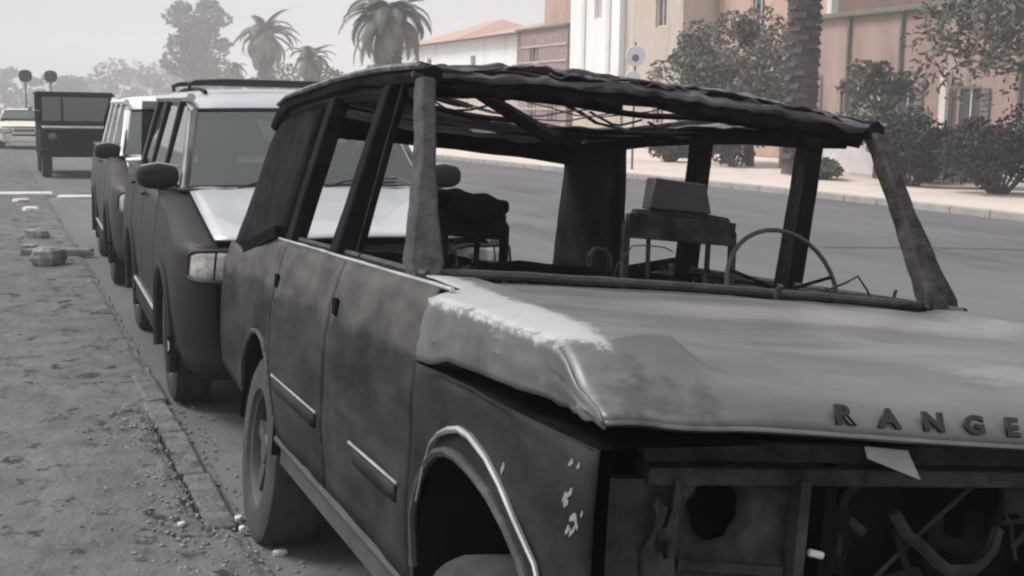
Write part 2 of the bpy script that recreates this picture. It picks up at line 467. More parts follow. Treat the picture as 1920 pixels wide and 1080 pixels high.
# near kerb: worn edging stones nearly flush with the ground
g = MB()
y = 4.82
while y < 7.5:
    L = random.uniform(0.70, 0.95)
    near = 4.6 < y < 7.3
    a = random.uniform(-0.012, 0.012); h = random.uniform(0.022, 0.030) if near else random.uniform(0.002, 0.024)
    g.box((0.80 + a, y + L / 2, h / 2), (0.125, L - 0.015, h + 0.02), Matrix.Rotation(random.uniform(-.02, .02), 3, 'Z') @ Matrix.Rotation(random.uniform(-.03, .03), 3, 'Y'))
    y += L
struct('kerb', g, 'kerb', bevel=0.016)
# far kerb and verge
KX = [(-20, 16.0), (18, 16.0), (24, 15.9), (29, 15.5), (34, 14.9), (42, 14.5), (60, 14.3), (200, 14.3)]
g = MB()
y = -20
while y < 130:
    xa, xb = interp(KX, y), interp(KX, y + 1)
    g.box(((xa + xb) / 2, y + .5, 0.05), (0.20, 0.985, 0.16), Matrix.Rotation(-math.atan2(xb - xa, 1), 3, 'Z'))
    y += 1
struct('kerb_across_road', g, 'kerb_far', bevel=0.02)
def vg(u, y):
    x = interp(KX, y) + .09 + (27.5 - interp(KX, y) - .09) * u
    return (x, y, 0.118 + 0.05 * nz(x, y, 2, 0.5) * min(1, u * 8))
g = MB()
g.grid(vg, [t ** 1.3 for t in lin(0, 1, 24)], [-20 + 1.2 * i for i in range(130)])
struct('verge', g, 'verge')
# pale concrete strip across the pavement and the gutter further back
g = MB().box((-.75, 24.4, 0.035), (3.5, .55, 0.06))
g.box((1.40, 24.0, 0.012), (0.66, .50, 0.03), Matrix.Rotation(-.12, 3, 'Z'))
struct('concrete_path', g, 'concrete', bevel=0.02)
# crack across the road surface
g = MB()
pts = [(9.9, 13.45), (10.6, 13.25), (11.3, 13.1), (12.0, 12.75), (12.7, 12.45), (13.6, 12.0), (14.6, 11.7)]
for i in range(len(pts) - 1):
    (x0, y0), (x1, y1) = pts[i], pts[i + 1]
    g.add([(x0, y0 - .035, .004), (x1, y1 - .03, .004), (x1, y1 + .03, .004), (x0, y0 + .035, .004)], [(0, 1, 2, 3)])
struct('road_crack', g, 'tyre_dusty', smooth=False)

g = MB()  # dark sheet under the burnt car: its shade painted on the road
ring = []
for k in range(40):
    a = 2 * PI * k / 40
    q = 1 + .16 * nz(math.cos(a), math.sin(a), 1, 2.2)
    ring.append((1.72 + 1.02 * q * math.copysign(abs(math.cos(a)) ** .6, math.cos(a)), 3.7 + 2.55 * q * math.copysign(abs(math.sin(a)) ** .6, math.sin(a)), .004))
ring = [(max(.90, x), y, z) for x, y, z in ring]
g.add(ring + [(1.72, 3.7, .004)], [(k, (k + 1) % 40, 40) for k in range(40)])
sm = mat('shaded_asphalt', (0.020, 0.019, 0.020), (0.034, 0.032, 0.033), 5, .95, bump=.3, bscale=40)
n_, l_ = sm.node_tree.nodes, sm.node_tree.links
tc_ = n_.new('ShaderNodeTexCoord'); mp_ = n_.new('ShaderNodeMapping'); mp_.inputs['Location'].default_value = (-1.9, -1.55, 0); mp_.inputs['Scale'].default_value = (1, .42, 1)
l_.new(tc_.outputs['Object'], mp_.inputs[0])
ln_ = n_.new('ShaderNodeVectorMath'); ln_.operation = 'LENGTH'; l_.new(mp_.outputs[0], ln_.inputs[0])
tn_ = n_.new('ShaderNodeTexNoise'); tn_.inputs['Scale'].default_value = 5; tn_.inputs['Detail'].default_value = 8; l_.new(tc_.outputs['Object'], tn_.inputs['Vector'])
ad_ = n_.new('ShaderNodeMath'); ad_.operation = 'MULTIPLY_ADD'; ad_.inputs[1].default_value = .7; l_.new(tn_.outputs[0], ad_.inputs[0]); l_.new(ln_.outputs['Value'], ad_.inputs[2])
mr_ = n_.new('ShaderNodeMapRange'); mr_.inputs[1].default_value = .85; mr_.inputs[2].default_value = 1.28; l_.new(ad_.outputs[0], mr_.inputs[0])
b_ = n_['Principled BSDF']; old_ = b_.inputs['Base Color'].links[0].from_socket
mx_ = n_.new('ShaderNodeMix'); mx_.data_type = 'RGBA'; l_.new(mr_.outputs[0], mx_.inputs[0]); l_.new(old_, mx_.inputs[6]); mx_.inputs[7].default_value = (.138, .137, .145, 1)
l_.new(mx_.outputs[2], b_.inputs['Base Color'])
struct('under_car_shade', g, sm, smooth=False)

# loose gravel and debris by the kerb: nobody could count it
g = MB()
def pebble(mb, x, y, z, r, fl=0.6):
    vs = []
    base = [(1, 0, 0), (-1, 0, 0), (0, 1, 0), (0, -1, 0), (0, 0, 1), (0, 0, -1)]
    R3 = Matrix.Rotation(random.uniform(0, 6), 3, 'Z')
    for b in base:
        q = Vector(b) * r * random.uniform(.6, 1.2)
        q.z *= fl
        vs.append(R3 @ q + Vector((x, y, z)))
    mb.add(vs, [(0, 2, 4), (2, 1, 4), (1, 3, 4), (3, 0, 4), (2, 0, 5), (1, 2, 5), (3, 1, 5), (0, 3, 5)])
for i in range(900):
    x = random.uniform(-2.4, 0.72); y = random.uniform(4.2, 16)
    pebble(g, x, y, 0.024, random.uniform(0.004, 0.013) * (1.5 if random.random() < .08 else 1))
for i in range(700):
    x = random.gauss(0.75, 0.16); y = random.uniform(4.3, 7.2)
    if 0.735 < x < 0.865 and y > 4.9 and random.random() < .8:
        continue
    pebble(g, x, y, 0.03 if x < .86 else 0.008, random.uniform(0.004, 0.016))
struct('gravel', g, 'rubble', kind='stuff', smooth=False)
# weeds in the joint beside the kerb
g = MB()
for i in range(500):
    x = random.gauss(0.725, 0.012); y = random.choice([5.0, 5.3, 5.75, 6.0, 6.4]) + random.gauss(0, .12)
    a = random.uniform(0, 6.28); h = random.uniform(.01, .035); ww = .004
    g.add([(x, y, .02), (x + ww, y, .02), (x + math.cos(a) * .015, y + math.sin(a) * .015, .02 + h)], [(0, 1, 2)])
struct('weeds', g, 'leaf_dark', kind='stuff', smooth=False)

def rock(name, loc, size, m, label, group=None, seed=0, cat='rubble'):
    mb = MB()
    rnd = random.Random(seed)
    nu, nv = 9, 7
    vs = []
    for i in range(nu):
        for j in range(nv):
            th = 2 * PI * i / nu; ph = PI * (j + .0) / (nv - 1)
            d = Vector((math.sin(ph) * math.cos(th), math.sin(ph) * math.sin(th), math.cos(ph)))
            k = 1 + 0.45 * noise.noise(d * 1.6 + Vector((seed, 0, 0)))
            d = Vector((max(-.75, min(.75, d.x * k)), max(-.75, min(.75, d.y * k)), max(-.7, min(.7, d.z * k))))
            vs.append((d.x * size[0], d.y * size[1], d.z * size[2] + size[2] * .55))
    fs = []
    for i in range(nu):
        for j in range(nv - 1):
            i2 = (i + 1) % nu
            fs.append((i * nv + j, i2 * nv + j, i2 * nv + j + 1, i * nv + j + 1))
    mb.add(vs, fs)
    o = part(name, mb, m, smooth=False)
    o.location = loc
    o.rotation_euler = (0, 0, rnd.uniform(0, 6))
    return tag(o, label, cat, group)
RG = 'broken stones on the pavement'
rock('broken_stone', (0.46, 16.4, 0.02), (0.13, 0.20, 0.10), 'rubble', 'pale broken stone lying farthest up the pavement beside the kerb', RG, 1)
rock('broken_stone', (0.50, 13.7, 0.02), (0.19, 0.26, 0.15), 'rubble', 'largest grey broken stone of the rubble on the pavement', RG, 2)
rock('broken_stone', (0.36, 14.9, 0.02), (0.10, 0.12, 0.08), 'rubble', 'small grey stone in the middle of the rubble on the pavement', RG, 3)
rock('broken_stone', (0.63, 14.5, 0.02), (0.09, 0.5, 0.07), 'rubble', 'long dusty stone against the kerb next to the rubble', RG, 4)
rock('broken_stone', (0.44, 22.6, 0.02), (0.16, 0.16, 0.05), 'concrete', 'small pale flat stone just in front of the white concrete strip', RG, 5)
rock('broken_stone', (0.53, 20.8, 0.02), (0.22, 0.16, 0.05), 'concrete', 'wider pale flat stone between the white strip and the rubble', RG, 6)
SG = 'pale shards by the rear wheel'
rock('pale_shard', (0.865, 4.93, 0.02), (0.020, 0.030, 0.014), 'shard', 'pale shard by the rear wheel, farthest of the row', SG, 11, 'shard')
rock('pale_shard', (0.855, 4.80, 0.02), (0.017, 0.024, 0.014), 'shard', 'yellowish pale shard by the rear wheel, between two others', SG, 12, 'shard')
rock('pale_shard', (0.945, 4.52, 0.005), (0.024, 0.034, 0.016), 'shard', 'largest white shard on the road in front of the rear wheel', SG, 13, 'shard')
rock('pale_shard', (0.64, 4.93, 0.02), (0.020, 0.020, 0.012), 'shard', 'small white shard alone on the dirt left of the kerb', SG, 14, 'shard')

# ------------------------------------------------------------------ wheel
def wheel(parent, x, y, z, R, wd, tm, rm, side, rimr=None, spokes=5, name='wheel', lean=0.0, tread=True):
    """axle along local x; side=-1: outer face towards -x"""
    e = bpy.data.objects.new(name, None); COL.objects.link(e)
    e.parent = parent; e.location = (x, y, z); e.empty_display_size = .1
    if lean:
        e.rotation_euler = (0, 0, lean)
    rimr = rimr or R * .60
    h = wd / 2
    if tm:
        t = MB().lathe([(rimr, -h * .80), (rimr * 1.08, -h * .98), (R * .88, -h), (R * .97, -h * .86), (R, -h * .62), (R, h * .62), (R * .97, h * .86),
                        (R * .88, h), (rimr * 1.08, h * .98), (rimr, h * .80)], (0, 0, 0), 0, 40, close=True)
        # tread blocks
        for k in range(44 if tread else 0):
            a = 2 * PI * k / 44
            for q in (-1, 0, 1):
                c = Vector((q * h * .46, math.cos(a + q * .05) * R, math.sin(a + q * .05) * R))
                t.box(c, (h * .36, R * .09, .016), Matrix.Rotation(a + PI / 2, 3, 'X'))
        part('tyre', t, tm, e)
    r = MB().lathe([(rimr, -h * .85), (rimr * .96, -h * .80), (rimr * .90, -h * .45), (rimr * .88, h * .7), (rimr, h * .8)], (0, 0, 0), 0, 32)
    o = side * h * .62
    r.lathe([(0.001, o + side * .015), (rimr * .24, o + side * .012), (rimr * .28, o), (rimr * .28, o - side * .05), (.001, o - side * .05)], (0, 0, 0), 0, 20)
    for k in range(spokes):
        a = 2 * PI * k / spokes + .3
        c = Vector((o - side * .012, math.cos(a) * rimr * .58, math.sin(a) * rimr * .58))
        r.box(c, (.025, rimr * .72, rimr * .30), Matrix.Rotation(a, 3, 'X'))
    r.lathe([(rimr * .30, o - side * .06), (rimr * .9, o - side * .06)], (0, 0, 0), 0, 24)
    part('rim', r, rm, e)
    return e

# ------------------------------------------------------------------ the burnt car in front
# local frame: x from its right side (0) to its left (W), y back from its nose, z up
W = 1.79
car = thing('burnt_car', 'burnt-out off-road car with bare roof frame and grey bonnet, nearest at the kerb', 'car')
cm = Matrix(((0.9948780, 0.0354648, 0.0946576, 0.72968),
             (-0.0403756, 0.9979087, 0.0504783, 1.48754),
             (-0.0926695, -0.0540416, 0.9942293, 0.18135),
             (0, 0, 0, 1)))
car.matrix_world = cm

ARF = [(0.22, 0.40), (0.24, 0.56), (0.30, 0.68), (0.39, 0.744), (0.467, 0.782), (0.56, 0.815), (0.66, 0.835), (0.76, 0.845), (0.83, 0.842), (0.90, 0.825),
       (0.97, 0.785), (1.02, 0.735), (1.05, 0.66), (1.06, 0.54), (1.065, 0.40)]
ARR = [(2.90, 0.40), (2.905, 0.55), (2.95, 0.66), (3.02, 0.735), (3.12, 0.79), (3.25, 0.812), (3.38, 0.80), (3.50, 0.74), (3.60, 0.65), (3.66, 0.54), (3.68, 0.40)]
def zbot(y):
    if ARF[0][0] < y < ARF[-1][0]:
        return max(interp(ARF, y), .42)
    if ARR[0][0] < y < ARR[-1][0]:
        return max(interp(ARR, y), .46)
    if y <= .25:
        return 0.50
    if y < 3:
        return 0.478
    return 0.50 + (y - 3.68) * 0.08
def ztop(y):
    return interp([(1.0, 1.157), (3.22, 1.170), (3.90, 1.075), (4.0, 1.10), (4.3, 1.115), (4.5, 1.10)], y)
def ysec(z):      # inset of the side skin from the widest line
    return interp([(0.40, 0.045), (0.50, 0.028), (0.66, 0.008), (0.90, 0.0), (0.965, 0.0), (0.978, 0.007), (0.99, 0.0), (1.10, 0.022), (1.16, 0.042), (1.2, .05), (1.3, .06)], z)
def endround(y):
    a = max(0.0, 0.16 - y) if y < .16 else 0
    b = max(0.0, y - 4.30)
    return 0.16 - math.sqrt(max(0, .16 ** 2 - a * a)) if a else (0.28 - math.sqrt(max(0, .28 ** 2 - b * b)) if b else 0)
def dent(y, z, k=1.0):
    return 0.006 * nz(y, z, 1.7, 3.0) + 0.004 * nz(y, z, 5.1, 8.0)
def ys_for(a, b):
    s = set(round(v, 4) for v in lin(a, b, max(3, int((b - a) / .04))))
    for t, _ in ARF + ARR:
        if a < t < b:
            s.add(t)
    return sorted(s)
def sidepanel(a, b, top=None, bot=None, left=False, inset=0.0, rows=16, d=True):
    mb = MB()
    tt = top or ztop; bb = bot or zbot
    def fn(y, v):
        z0, z1 = bb(y), tt(y)
        z = z0 + (z1 - z0) * v
        x = ysec(z) + endround(y) + inset + (dent(y, z) if d else 0)
        return ((W - x) if left else x, y, z)
    mb.grid(fn, ys_for(a, b), lin(0, 1, rows))
    return mb
for left in (False, True):
    sx = (lambda x: W - x) if left else (lambda x: x)
    lowm = 'scorched_low'
    part('front_wing', sidepanel(0.13, 1.095, top=lambda y: 0.988, left=left), lowm, car, solid=.006, offset=0)
    fd = part('front_door', sidepanel(1.103, 2.035, left=left), 'scorched', car, solid=.006, offset=0)
    rd = part('rear_door', sidepanel(2.045, 2.985, left=left), 'scorched', car, solid=.006, offset=0)
    part('rear_wing', sidepanel(2.995, 4.50, left=left), 'scorched', car, solid=.006, offset=0)
    # door shut lines stay dark because this shell lies behind them
    part('inner_body', sidepanel(0.16, 4.46, top=lambda y: min(ztop(y), 1.14) if y > 1.1 else .97, left=left, inset=.045, d=False), 'char_dark', car)
    # recessed wing top under the bonnet edge
    mb = MB()
    mb.grid(lambda y, v: (sx(0.0 + v * 0.30), y, 0.987 + .012 * v), lin(.14, 1.09, 12), lin(0, 1, 5))
    part('wing_top', mb, 'char_dark', car)
    # wheel-arch liners
    for AR in (ARF, ARR):
        mb = MB()
        n = len(AR)
        for (ya, za), (yb, zb) in zip(AR, AR[1:]):
            mb.add([(sx(.02), ya, za + .004), (sx(.02), yb, zb + .004), (sx(.42), yb, zb + .004), (sx(.42), ya, za + .004)], [(0, 1, 2, 3)])
        mb.add([(sx(.42), y_, z_ + .004) for y_, z_ in AR] + [(sx(.42), AR[-1][0], .3), (sx(.42), AR[0][0], .3)], [tuple(range(n + 2))])
        part('arch_liner', mb, 'char_dark', car)
        # lip
        out = []
        for (y_, z_) in AR:
            out.append((sx(-.006 + ysec(z_) + (endround(y_))), y_, z_))
        mb = MB().tube(out[1:-1], .011, 6)
        part('arch_lip', mb, 'ash', car)
    # bright wheel-arch bead above the front opening, mouldings, handles
    bead = [(.25, .70), (0.307, 0.760), (0.421, 0.811), (0.499, 0.849), (0.58, 0.88), (0.68, 0.901), (0.75, .903), (0.813, 0.890), (0.88, 0.868), (0.931, 0.84), (0.972, 0.774), (1.0, .70)]
    mb = MB().tube([(sx(-.008), a, b) for a, b in bead], [.003, .005, .006, .006, .007, .008, .008, .008, .006, .004, .003, .003], 6)
    part('arch_bead', mb, 'trim', car)
    for (a, b) in ((1.17, 1.66), (2.10, 2.88)):
        mb = MB().tube([(sx(-.004), y_, .697) for y_ in lin(a, b, 8)], .0045, 6)
        o = part('side_moulding', mb, 'dull_trim' if left else 'trim', car)
        mb = MB()
        mb.grid(lambda y_, v: (sx(-.002 + .004 * v + .003 * nz(y_, 0, 0, 7)), y_, .690 - .040 * v), lin(a + .02, b - .03, 12), lin(0, 1, 3))
        part('rubbing_strip', mb, 'scorched', o, solid=.005)
    for dr, yh, zh in ((fd, 2.24, 1.030), (rd, 3.14, 1.030)):
        yh = min(yh, 2.94) if dr is rd else 1.965
        mb = MB()
        x0 = sx(-.004)
        hh, ww = .038, .045
        mb.box((sx(.0), yh, zh), (.012, ww, hh * 1.3))
        o = part('handle_recess', mb, 'char_dark', dr, bevel=.004)
    # window sill channel on top of the doors
    for (a, b) in ((1.36, 2.03), (2.05, 2.98), (3.0, 3.2)):
        mb = MB()
        mb.grid(lambda y_, v: (sx(.044 + .050 * v), y_, ztop(y_) + .004 - .006 * math.sin(v * PI)), lin(a, b, 10), lin(0, 1, 5))
        mb.tube([(sx(.085), y_, ztop(y_) + .012) for y_ in lin(a, b, 8)], .010, 6)
        part('window_sill', mb, 'ash', car, solid=.004)
    mb = MB().tube([(sx(.042 + dent(y_, 1.16)), y_, ztop(y_) + .003) for y_ in lin(1.02, 3.20, 30)], [.006 + .002 * nz(y_, 0, 0, 6) for y_ in lin(1.02, 3.20, 30)], 6)
    part('waist_bead', mb, 'trim' if not left else 'dull_trim', car)
    mb = MB()
    mb.box((0, 0, 0), (.03, .76, .045), Matrix.Rotation(-.137, 3, 'X'))
    mb.v = [(sx(.04 + v[0]), v[1] + 3.57, v[2] + 1.148) for v in mb.v]
    part('window_seal', mb, 'char_dark', car)
    # sill under the doors
    mb = MB()
    mb.tube([(sx(.035), y_, .468) for y_ in lin(1.08, 2.88, 12)], .014, 8)
    mb.box((sx(.085), 1.98, .43), (.07, 1.80, .10))
    part('body_sill', mb, 'rim_dark', car)
    # wheels (right tyres survived, left tyres burnt off)
    if not left:
        wheel(car, .155, .80, .250, .372, .215, 'tyre_dusty', 'rim_dark', -1, lean=.03, tread=False)
        wheel(car, .135, 3.27, .350, .365, .215, 'tyre_dusty', 'rim_dark', -1, tread=False)
    else:
        wheel(car, W - .15, .80, .235, .215, .17, None, 'rim_dark', 1, rimr=.215)
        wheel(car, W - .15, 3.27, .360, .215, .17, None, 'rim_dark', 1, rimr=.215)

# paint scars on the wing corner
# floor, bulkhead, tail
mb = MB()
mb.box((W / 2, 2.9, .50), (1.60, 3.1, .03))
mb.box((W / 2, 1.36, .80), (1.62, .03, .62))
part('floor_pan', mb, 'char_dark', car)
mb = MB()
mb.box((W / 2, 3.27, .36), (1.3, .09, .09))
mb.box((W / 2, .80, .245), (1.3, .09, .09))
for x in (.42, W - .42):
    mb.box((x, 2.3, .43), (.08, 4.1, .11))
part('chassis', mb, 'char_dark', car)
mb = MB()
mb.grid(lambda x, v: (x, 4.55 - .06 * abs(x - W / 2) ** 2, .52 + .58 * v + .006 * nz(x, v, 1, 6)), lin(.22, W - .22, 14), lin(0, 1, 8))
part('tailgate', mb, 'scorched', car, solid=.02)
mb = MB()
mb.box((W / 2, 4.60, .58), (1.66, .09, .12))
mb.box((.13, 4.57, .58), (.10, .22, .115)); mb.box((W - .13, 4.57, .58), (.10, .22, .115))
part('rear_bumper', mb, 'rim_dark', car, bevel=.02)

# ---- bonnet
CT_ = [(.105, 1.030), (.115, 1.046), (.13, 1.062), (.15, 1.076), (.19, 1.090), (.25, 1.100), (.35, 1.110), (.45, 1.117), (.9, 1.140), (1.36, 1.168)]
RT_ = [(.105, 1.030), (.12, 1.046), (.285, 1.146), (.31, 1.151), (.35, 1.152), (.6, 1.156), (1.0, 1.164), (1.36, 1.172)]
def bz(x, y):
    e = min(x, W - x)
    fade = interp([(.2, 0), (.7, 1)], y)
    c = interp(CT_, y) + .018 * fade * (1 - ((x - W / 2) / (W / 2)) ** 2) - .018 * fade
    q = min(1.0, y * .25 + .12)          # the raised edge narrows towards the nose
    wgt = interp([(0, 1), (.205, 1), (.258, .10), (.27, 0)], e)
    z = c * (1 - wgt) + interp(RT_, y) * wgt
    z -= interp([(0, .026), (.018, .017), (.06, .004), (.085, 0), (9, 0)], e) * interp([(.105, .1), (.2, 1)], y)
    z += (.014 - .037 * x) * interp([(.1, 1), (.55, 0)], y)
    z += (.0045 * nz(x, y, 0, 2.2) + .0030 * nz(x, y, 3, 6)) * interp([(.1, .3), (.3, 1)], y)
    c = math.exp(-((x - .08) ** 2 / .012 + (y - .22) ** 2 / .022)) if x < W / 2 else 0
    z += -.012 * c * (1 + 1.4 * nz(x, y, 9, 16))
    for (dx, dy, dr, dd) in ((.06, 1.00, .022, .010), (.075, .80, .03, .014), (.16, .88, .03, .005), (.05, .66, .02, .006), (.9, .8, .16, -.006), (.65, .62, .12, .007)):
        z -= dd * math.exp(-((x - dx) ** 2 + (y - dy) ** 2) / dr ** 2)
    return z
def bonnet_pt(x, y):
    return (x, y, bz(x, y))
xs = [0.0, .02, .035, .055, .075, .10, .13, .16, .20, .225, .245, .265, .285, .32] + lin(.38, W - .38, 24)
xs = xs + [W - q for q in (.32, .285, .265, .245, .225, .20, .16, .13, .10, .075, .055, .035, .02, 0.0)]
ysb = [.105, .115, .13, .15, .17, .19, .21, .23, .26, .30, .34, .38, .42, .47] + lin(.53, 1.04, 13) + [1.10, 1.16, 1.22, 1.28, 1.34]
mb = MB()
mb.grid(bonnet_pt, xs, ysb, skip=lambda x, y: y >= 1.03 and (x < .06 or x > W - .09))
def fold(v, p0):      # front lip rolling down and back
    return (p0[0], p0[1] - .004 * math.sin(v * PI * .5) + .03 * max(0, v - .5), p0[2] - v * .012)
mb.grid(lambda x, v: fold(v, bonnet_pt(x, .105)), xs, lin(0, 1, 5))
for left in (False, True):
    def sk(y, v):
        p = bonnet_pt(W if left else 0, y)
        zb = min(p[2] - .004, interp([(.10, 1.028), (.40, 1.030), (.88, 1.022), (.97, 1.00), (1.09, .992)], y))
        yy = y + (.055 * v if y > 1.03 else 0)
        o = -.004 * math.sin(v * PI) + .006 * nz(y, v, 2, 8)
        if not left:
            cr = math.exp(-((y - .30) ** 2) / .03)
            o += cr * (.018 * v * abs(nz(y, v, 4, 22)) + .010 * v)
            zb += .014 * cr * nz(y, 0, 3, 25)
        return (p[0] + (-o if left else o), yy, p[2] + (zb - p[2]) * v)
    mb.grid(sk, [q for q in ysb if q <= 1.045], lin(0, 1, 9))
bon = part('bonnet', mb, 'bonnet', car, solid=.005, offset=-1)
bon.data.set_sharp_from_angle(angle=math.radians(17))
# lettering on the front lip
fc = {}
def letter(ch, x0):
    c = bpy.data.curves.new('letter', 'FONT')
    c.body = ch; c.size = .0435; c.extrude = .0025; c.bevel_depth = .0005; c.offset = .0016
    o = bpy.data.objects.new('letter', c)
    COL.objects.link(o)
    dg = bpy.context.evaluated_depsgraph_get()
    me = bpy.data.meshes.new_from_object(o.evaluated_get(dg))
    bpy.data.objects.remove(o)
    me.materials.clear(); me.materials.append(M['letter'])
    q = bpy.data.objects.new('letter', me)
    COL.objects.link(q); q.parent = bon
    q.scale = (1.32, 1, 1)
    q.rotation_euler = (math.radians(64), math.radians(2), 0)
    q.location = (x0, .110, bz(x0, .112) + .003)
    return q
for i, ch in enumerate('RANGE'):
    letter(ch, .410 + i * .0868)

# ---- scuttle and windscreen base
mb = MB()
mb.grid(lambda x, v: (x, 1.345 + .11 * v, 1.160 - .018 + .018 * (1 - ((x - W / 2) / (W / 2)) ** 2) + .008 * math.sin(v * PI) + .004 * nz(x, v, 3, 7)), lin(.08, W - .08, 30), lin(0, 1, 5))
part('scuttle_panel', mb, 'ash', car, solid=.01)
mb = MB()
mb.tube([(x, 1.47, 1.168 + .012 * (1 - ((x - W / 2) / (W / 2)) ** 2) + .003 * nz(x, 0, 0, 9)) for x in lin(.10, W - .10, 24)], .013, 8)
part('windscreen_rail', mb, 'ash', car)
mb = MB()
mb.grid(lambda x, v: (x, 1.50 + .16 * v, 1.155 - .05 * v + .012 * nz(x, v, 2, 5)), lin(.12, W - .12, 26), lin(0, 1, 5))
part('dashboard_remains', mb, 'char_dark', car, solid=.03)
for x0, pts in ((1.12, [(0, 0, 0), (0, -.02, .035)]), (1.64, [(0, 0, 0), (-.01, 0, .05)])):
    mb = MB().tube([(x0 + a, 1.44 + b, 1.17 + c) for a, b, c in pts], .009, 6)
    part('wiper_spindle', mb, 'ash', car)
mb = MB().tube([(1.30, 1.75, 1.10), (1.42, 1.72, 1.165), (1.56, 1.74, 1.215), (1.60, 1.74, 1.238), (1.63, 1.73, 1.20), (1.66, 1.72, 1.15)], .004, 5)
mb.tube([(1.71, 1.7, 1.10), (1.715, 1.7, 1.19), (1.72, 1.7, 1.205)], .006, 5)
part('bare_wire', mb, 'ash', car)

# ---- pillars and roof frame
def pil(mb, p0, p1, wy0, wy1, wx=.05, n=7, wob=.004, seed=0):
    """box-section post, wy = fore-aft width, wx = lateral thickness"""
    p0, p1 = Vector(p0), Vector(p1)
    vs, fs = [], []
    for i in range(n):
        t = i / (n - 1)
        c = p0.lerp(p1, t) + Vector((nz(t, seed, 0, 4), nz(t, seed, 5, 4), 0)) * wob
        wy = wy0(t) if callable(wy0) else wy0 + (wy1 - wy0) * t
        hx = (wx(t) if callable(wx) else wx) / 2
        for a, b in ((-hx, -wy / 2), (hx, -wy / 2), (hx, wy / 2), (-hx, wy / 2)):
            vs.append((c.x + a, c.y + b, c.z))
    for i in range(n - 1):
        for k in range(4):
            k2 = (k + 1) % 4
            fs.append((i * 4 + k, i * 4 + k2, i * 4 + 4 + k2, i * 4 + 4 + k))
    fs += [(3, 2, 1, 0), tuple(range(n * 4 - 4, n * 4))]
    return mb.add(vs, fs)
HY, HZ, HX = 1.777, 1.689, .158
for left in (False, True):
    sx = (lambda x: W - x) if left else (lambda x: x)
    fr = MB()
    bul = lambda t: interp([(0, .062), (.12, .095), (.3, .075), (.55, .050), (1, .045)], t) * (1.12 if left else 1)
    pil(fr, (sx(.095), 1.43, 1.13), (sx(HX), HY, HZ), lambda t: .07, 0, wx=bul, n=26, wob=.004, seed=2 + left)
    part('windscreen_pillar', rough(fr, .005, 15), 'ash' if not left else 'rust', car, bevel=.010)
    mb = pil(MB(), (sx(.075), 2.31, 1.14), (sx(.165), 2.11, HZ + .0), .105, .085, wx=.06, seed=5)
    part('centre_pillar', mb, 'char', car, bevel=.008)
    if not left:
        mb = pil(MB(), (sx(.085), 2.12, 1.14), (sx(.16), 1.98, HZ), .022, .02, wx=.02, seed=6)
        part('window_frame', mb, 'char', car)
    mb = pil(MB(), (sx(.075), 3.08, 1.14), (sx(.165), 2.88, HZ + .01), .11, .10, wx=.06, seed=7)
    part('rear_pillar', mb, 'char', car, bevel=.008)
    # broad tail pillar with the burnt quarter panel
    mb = MB()
    def dp(u, v):
        z = 1.07 + v * (.66)
        ya = (3.34 if not left else 3.70) - (.10 if not left else .16) * v; yb = 4.47 - .36 * v
        x = .055 + .125 * v
        return (sx(x + .012 * nz(u, v, 4, 5)), ya + (yb - ya) * u, z + .012 * nz(u, v, 1, 5) * v)
    mb.grid(dp, lin(0, 1, 8), lin(0, 1, 9))
    part('tail_pillar', mb, 'char', car, solid=.05)
    # cant rail
    rl = [(1.75, HZ + .005), (1.9, HZ + .022), (2.2, HZ + .032), (2.5, HZ + .045), (2.9, HZ + .055), (3.3, HZ + .055), (3.8, HZ + .045), (4.02, HZ + .02), (4.16, HZ - .04)]
    mb = MB().tube([(sx(.17 + .006 * nz(y_, 0, 0, 5)), y_, z_ + .006 * nz(y_, 1, 0, 7)) for y_, z_ in rl], [.03, .032, .032, .032, .034, .034, .034, .034, .03], 8)
    mb.tube([(sx(.185), y_, z_ - .045 + .006 * nz(y_, 3, 0, 7)) for y_, z_ in rl[1:-1]], .024, 6)
    part('cant_rail', rough(mb, .012, 12), 'char', car)
    # bent rain gutter
    mb = MB().tube([(sx(.135 + .01 * nz(y_, 6, 0, 5)), y_, z_ + .018 + .010 * nz(y_, 8, 0, 6)) for y_, z_ in rl[:-1]], .010, 6)
    part('rain_gutter', rough(mb, .014, 11), 'roofskin', car)

def crown(x, k=.055):
    return k * (1 - ((x - W / 2) / (W / 2 - HX)) ** 2)
# front header rail
mb = MB()
hx = lin(HX - .01, W - HX + .01, 90)
mb.tube([(x, HY + .01 * nz(x, 0, 0, 3), HZ + .008 + crown(x, .030) + .016 * nz(x, 2, 0, 5)) for x in hx], [.014 + .007 * nz(x, 0, 3, 8) for x in hx], 8)
mb.tube([(x, HY + .07, HZ + .022 + crown(x, .045) + .024 * nz(x, 5, 0, 4)) for x in hx], .013, 7)
part('header_rail', rough(mb, .014, 17), 'roofskin', car)
mb = MB()
mb.grid(lambda x, v: (x, HY + .03 + .10 * v, HZ - .030 + crown(x, .03) + .03 * v + .014 * nz(x, v, 6, 6)), lin(HX + .02, W - HX - .02, 30), lin(0, 1, 4),
        skip=lambda x, v: nz(x, 3, 0, 3.1) > .18 and v < .5)
part('header_lining', mb, 'char_dark', car, solid=.018)
# roof bows
for y_, s_, r_b in ((2.15, .010, .018), (2.75, -.02, .018), (3.35, -.01, .018)):
    mb = MB()
    mb.tube([(x, y_ + .03 * nz(x, y_, 0, 2), HZ + .035 + crown(x, -.035 + s_) + .020 * nz(x, y_, 2, 3)) for x in lin(HX, W - HX, 18)], r_b, 6, flat=.6)
    part('roof_bow', mb, 'char', car)
# rear header above the tailgate opening
mb = MB()
mb.grid(lambda x, v: (x, 4.16 - .03 * v, 1.610 + .165 * v + crown(x, .022) + .01 * nz(x, v, 6, 4)), lin(.19, W - .19, 22), lin(0, 1, 6))
part('rear_header', mb, 'char', car, solid=.05)
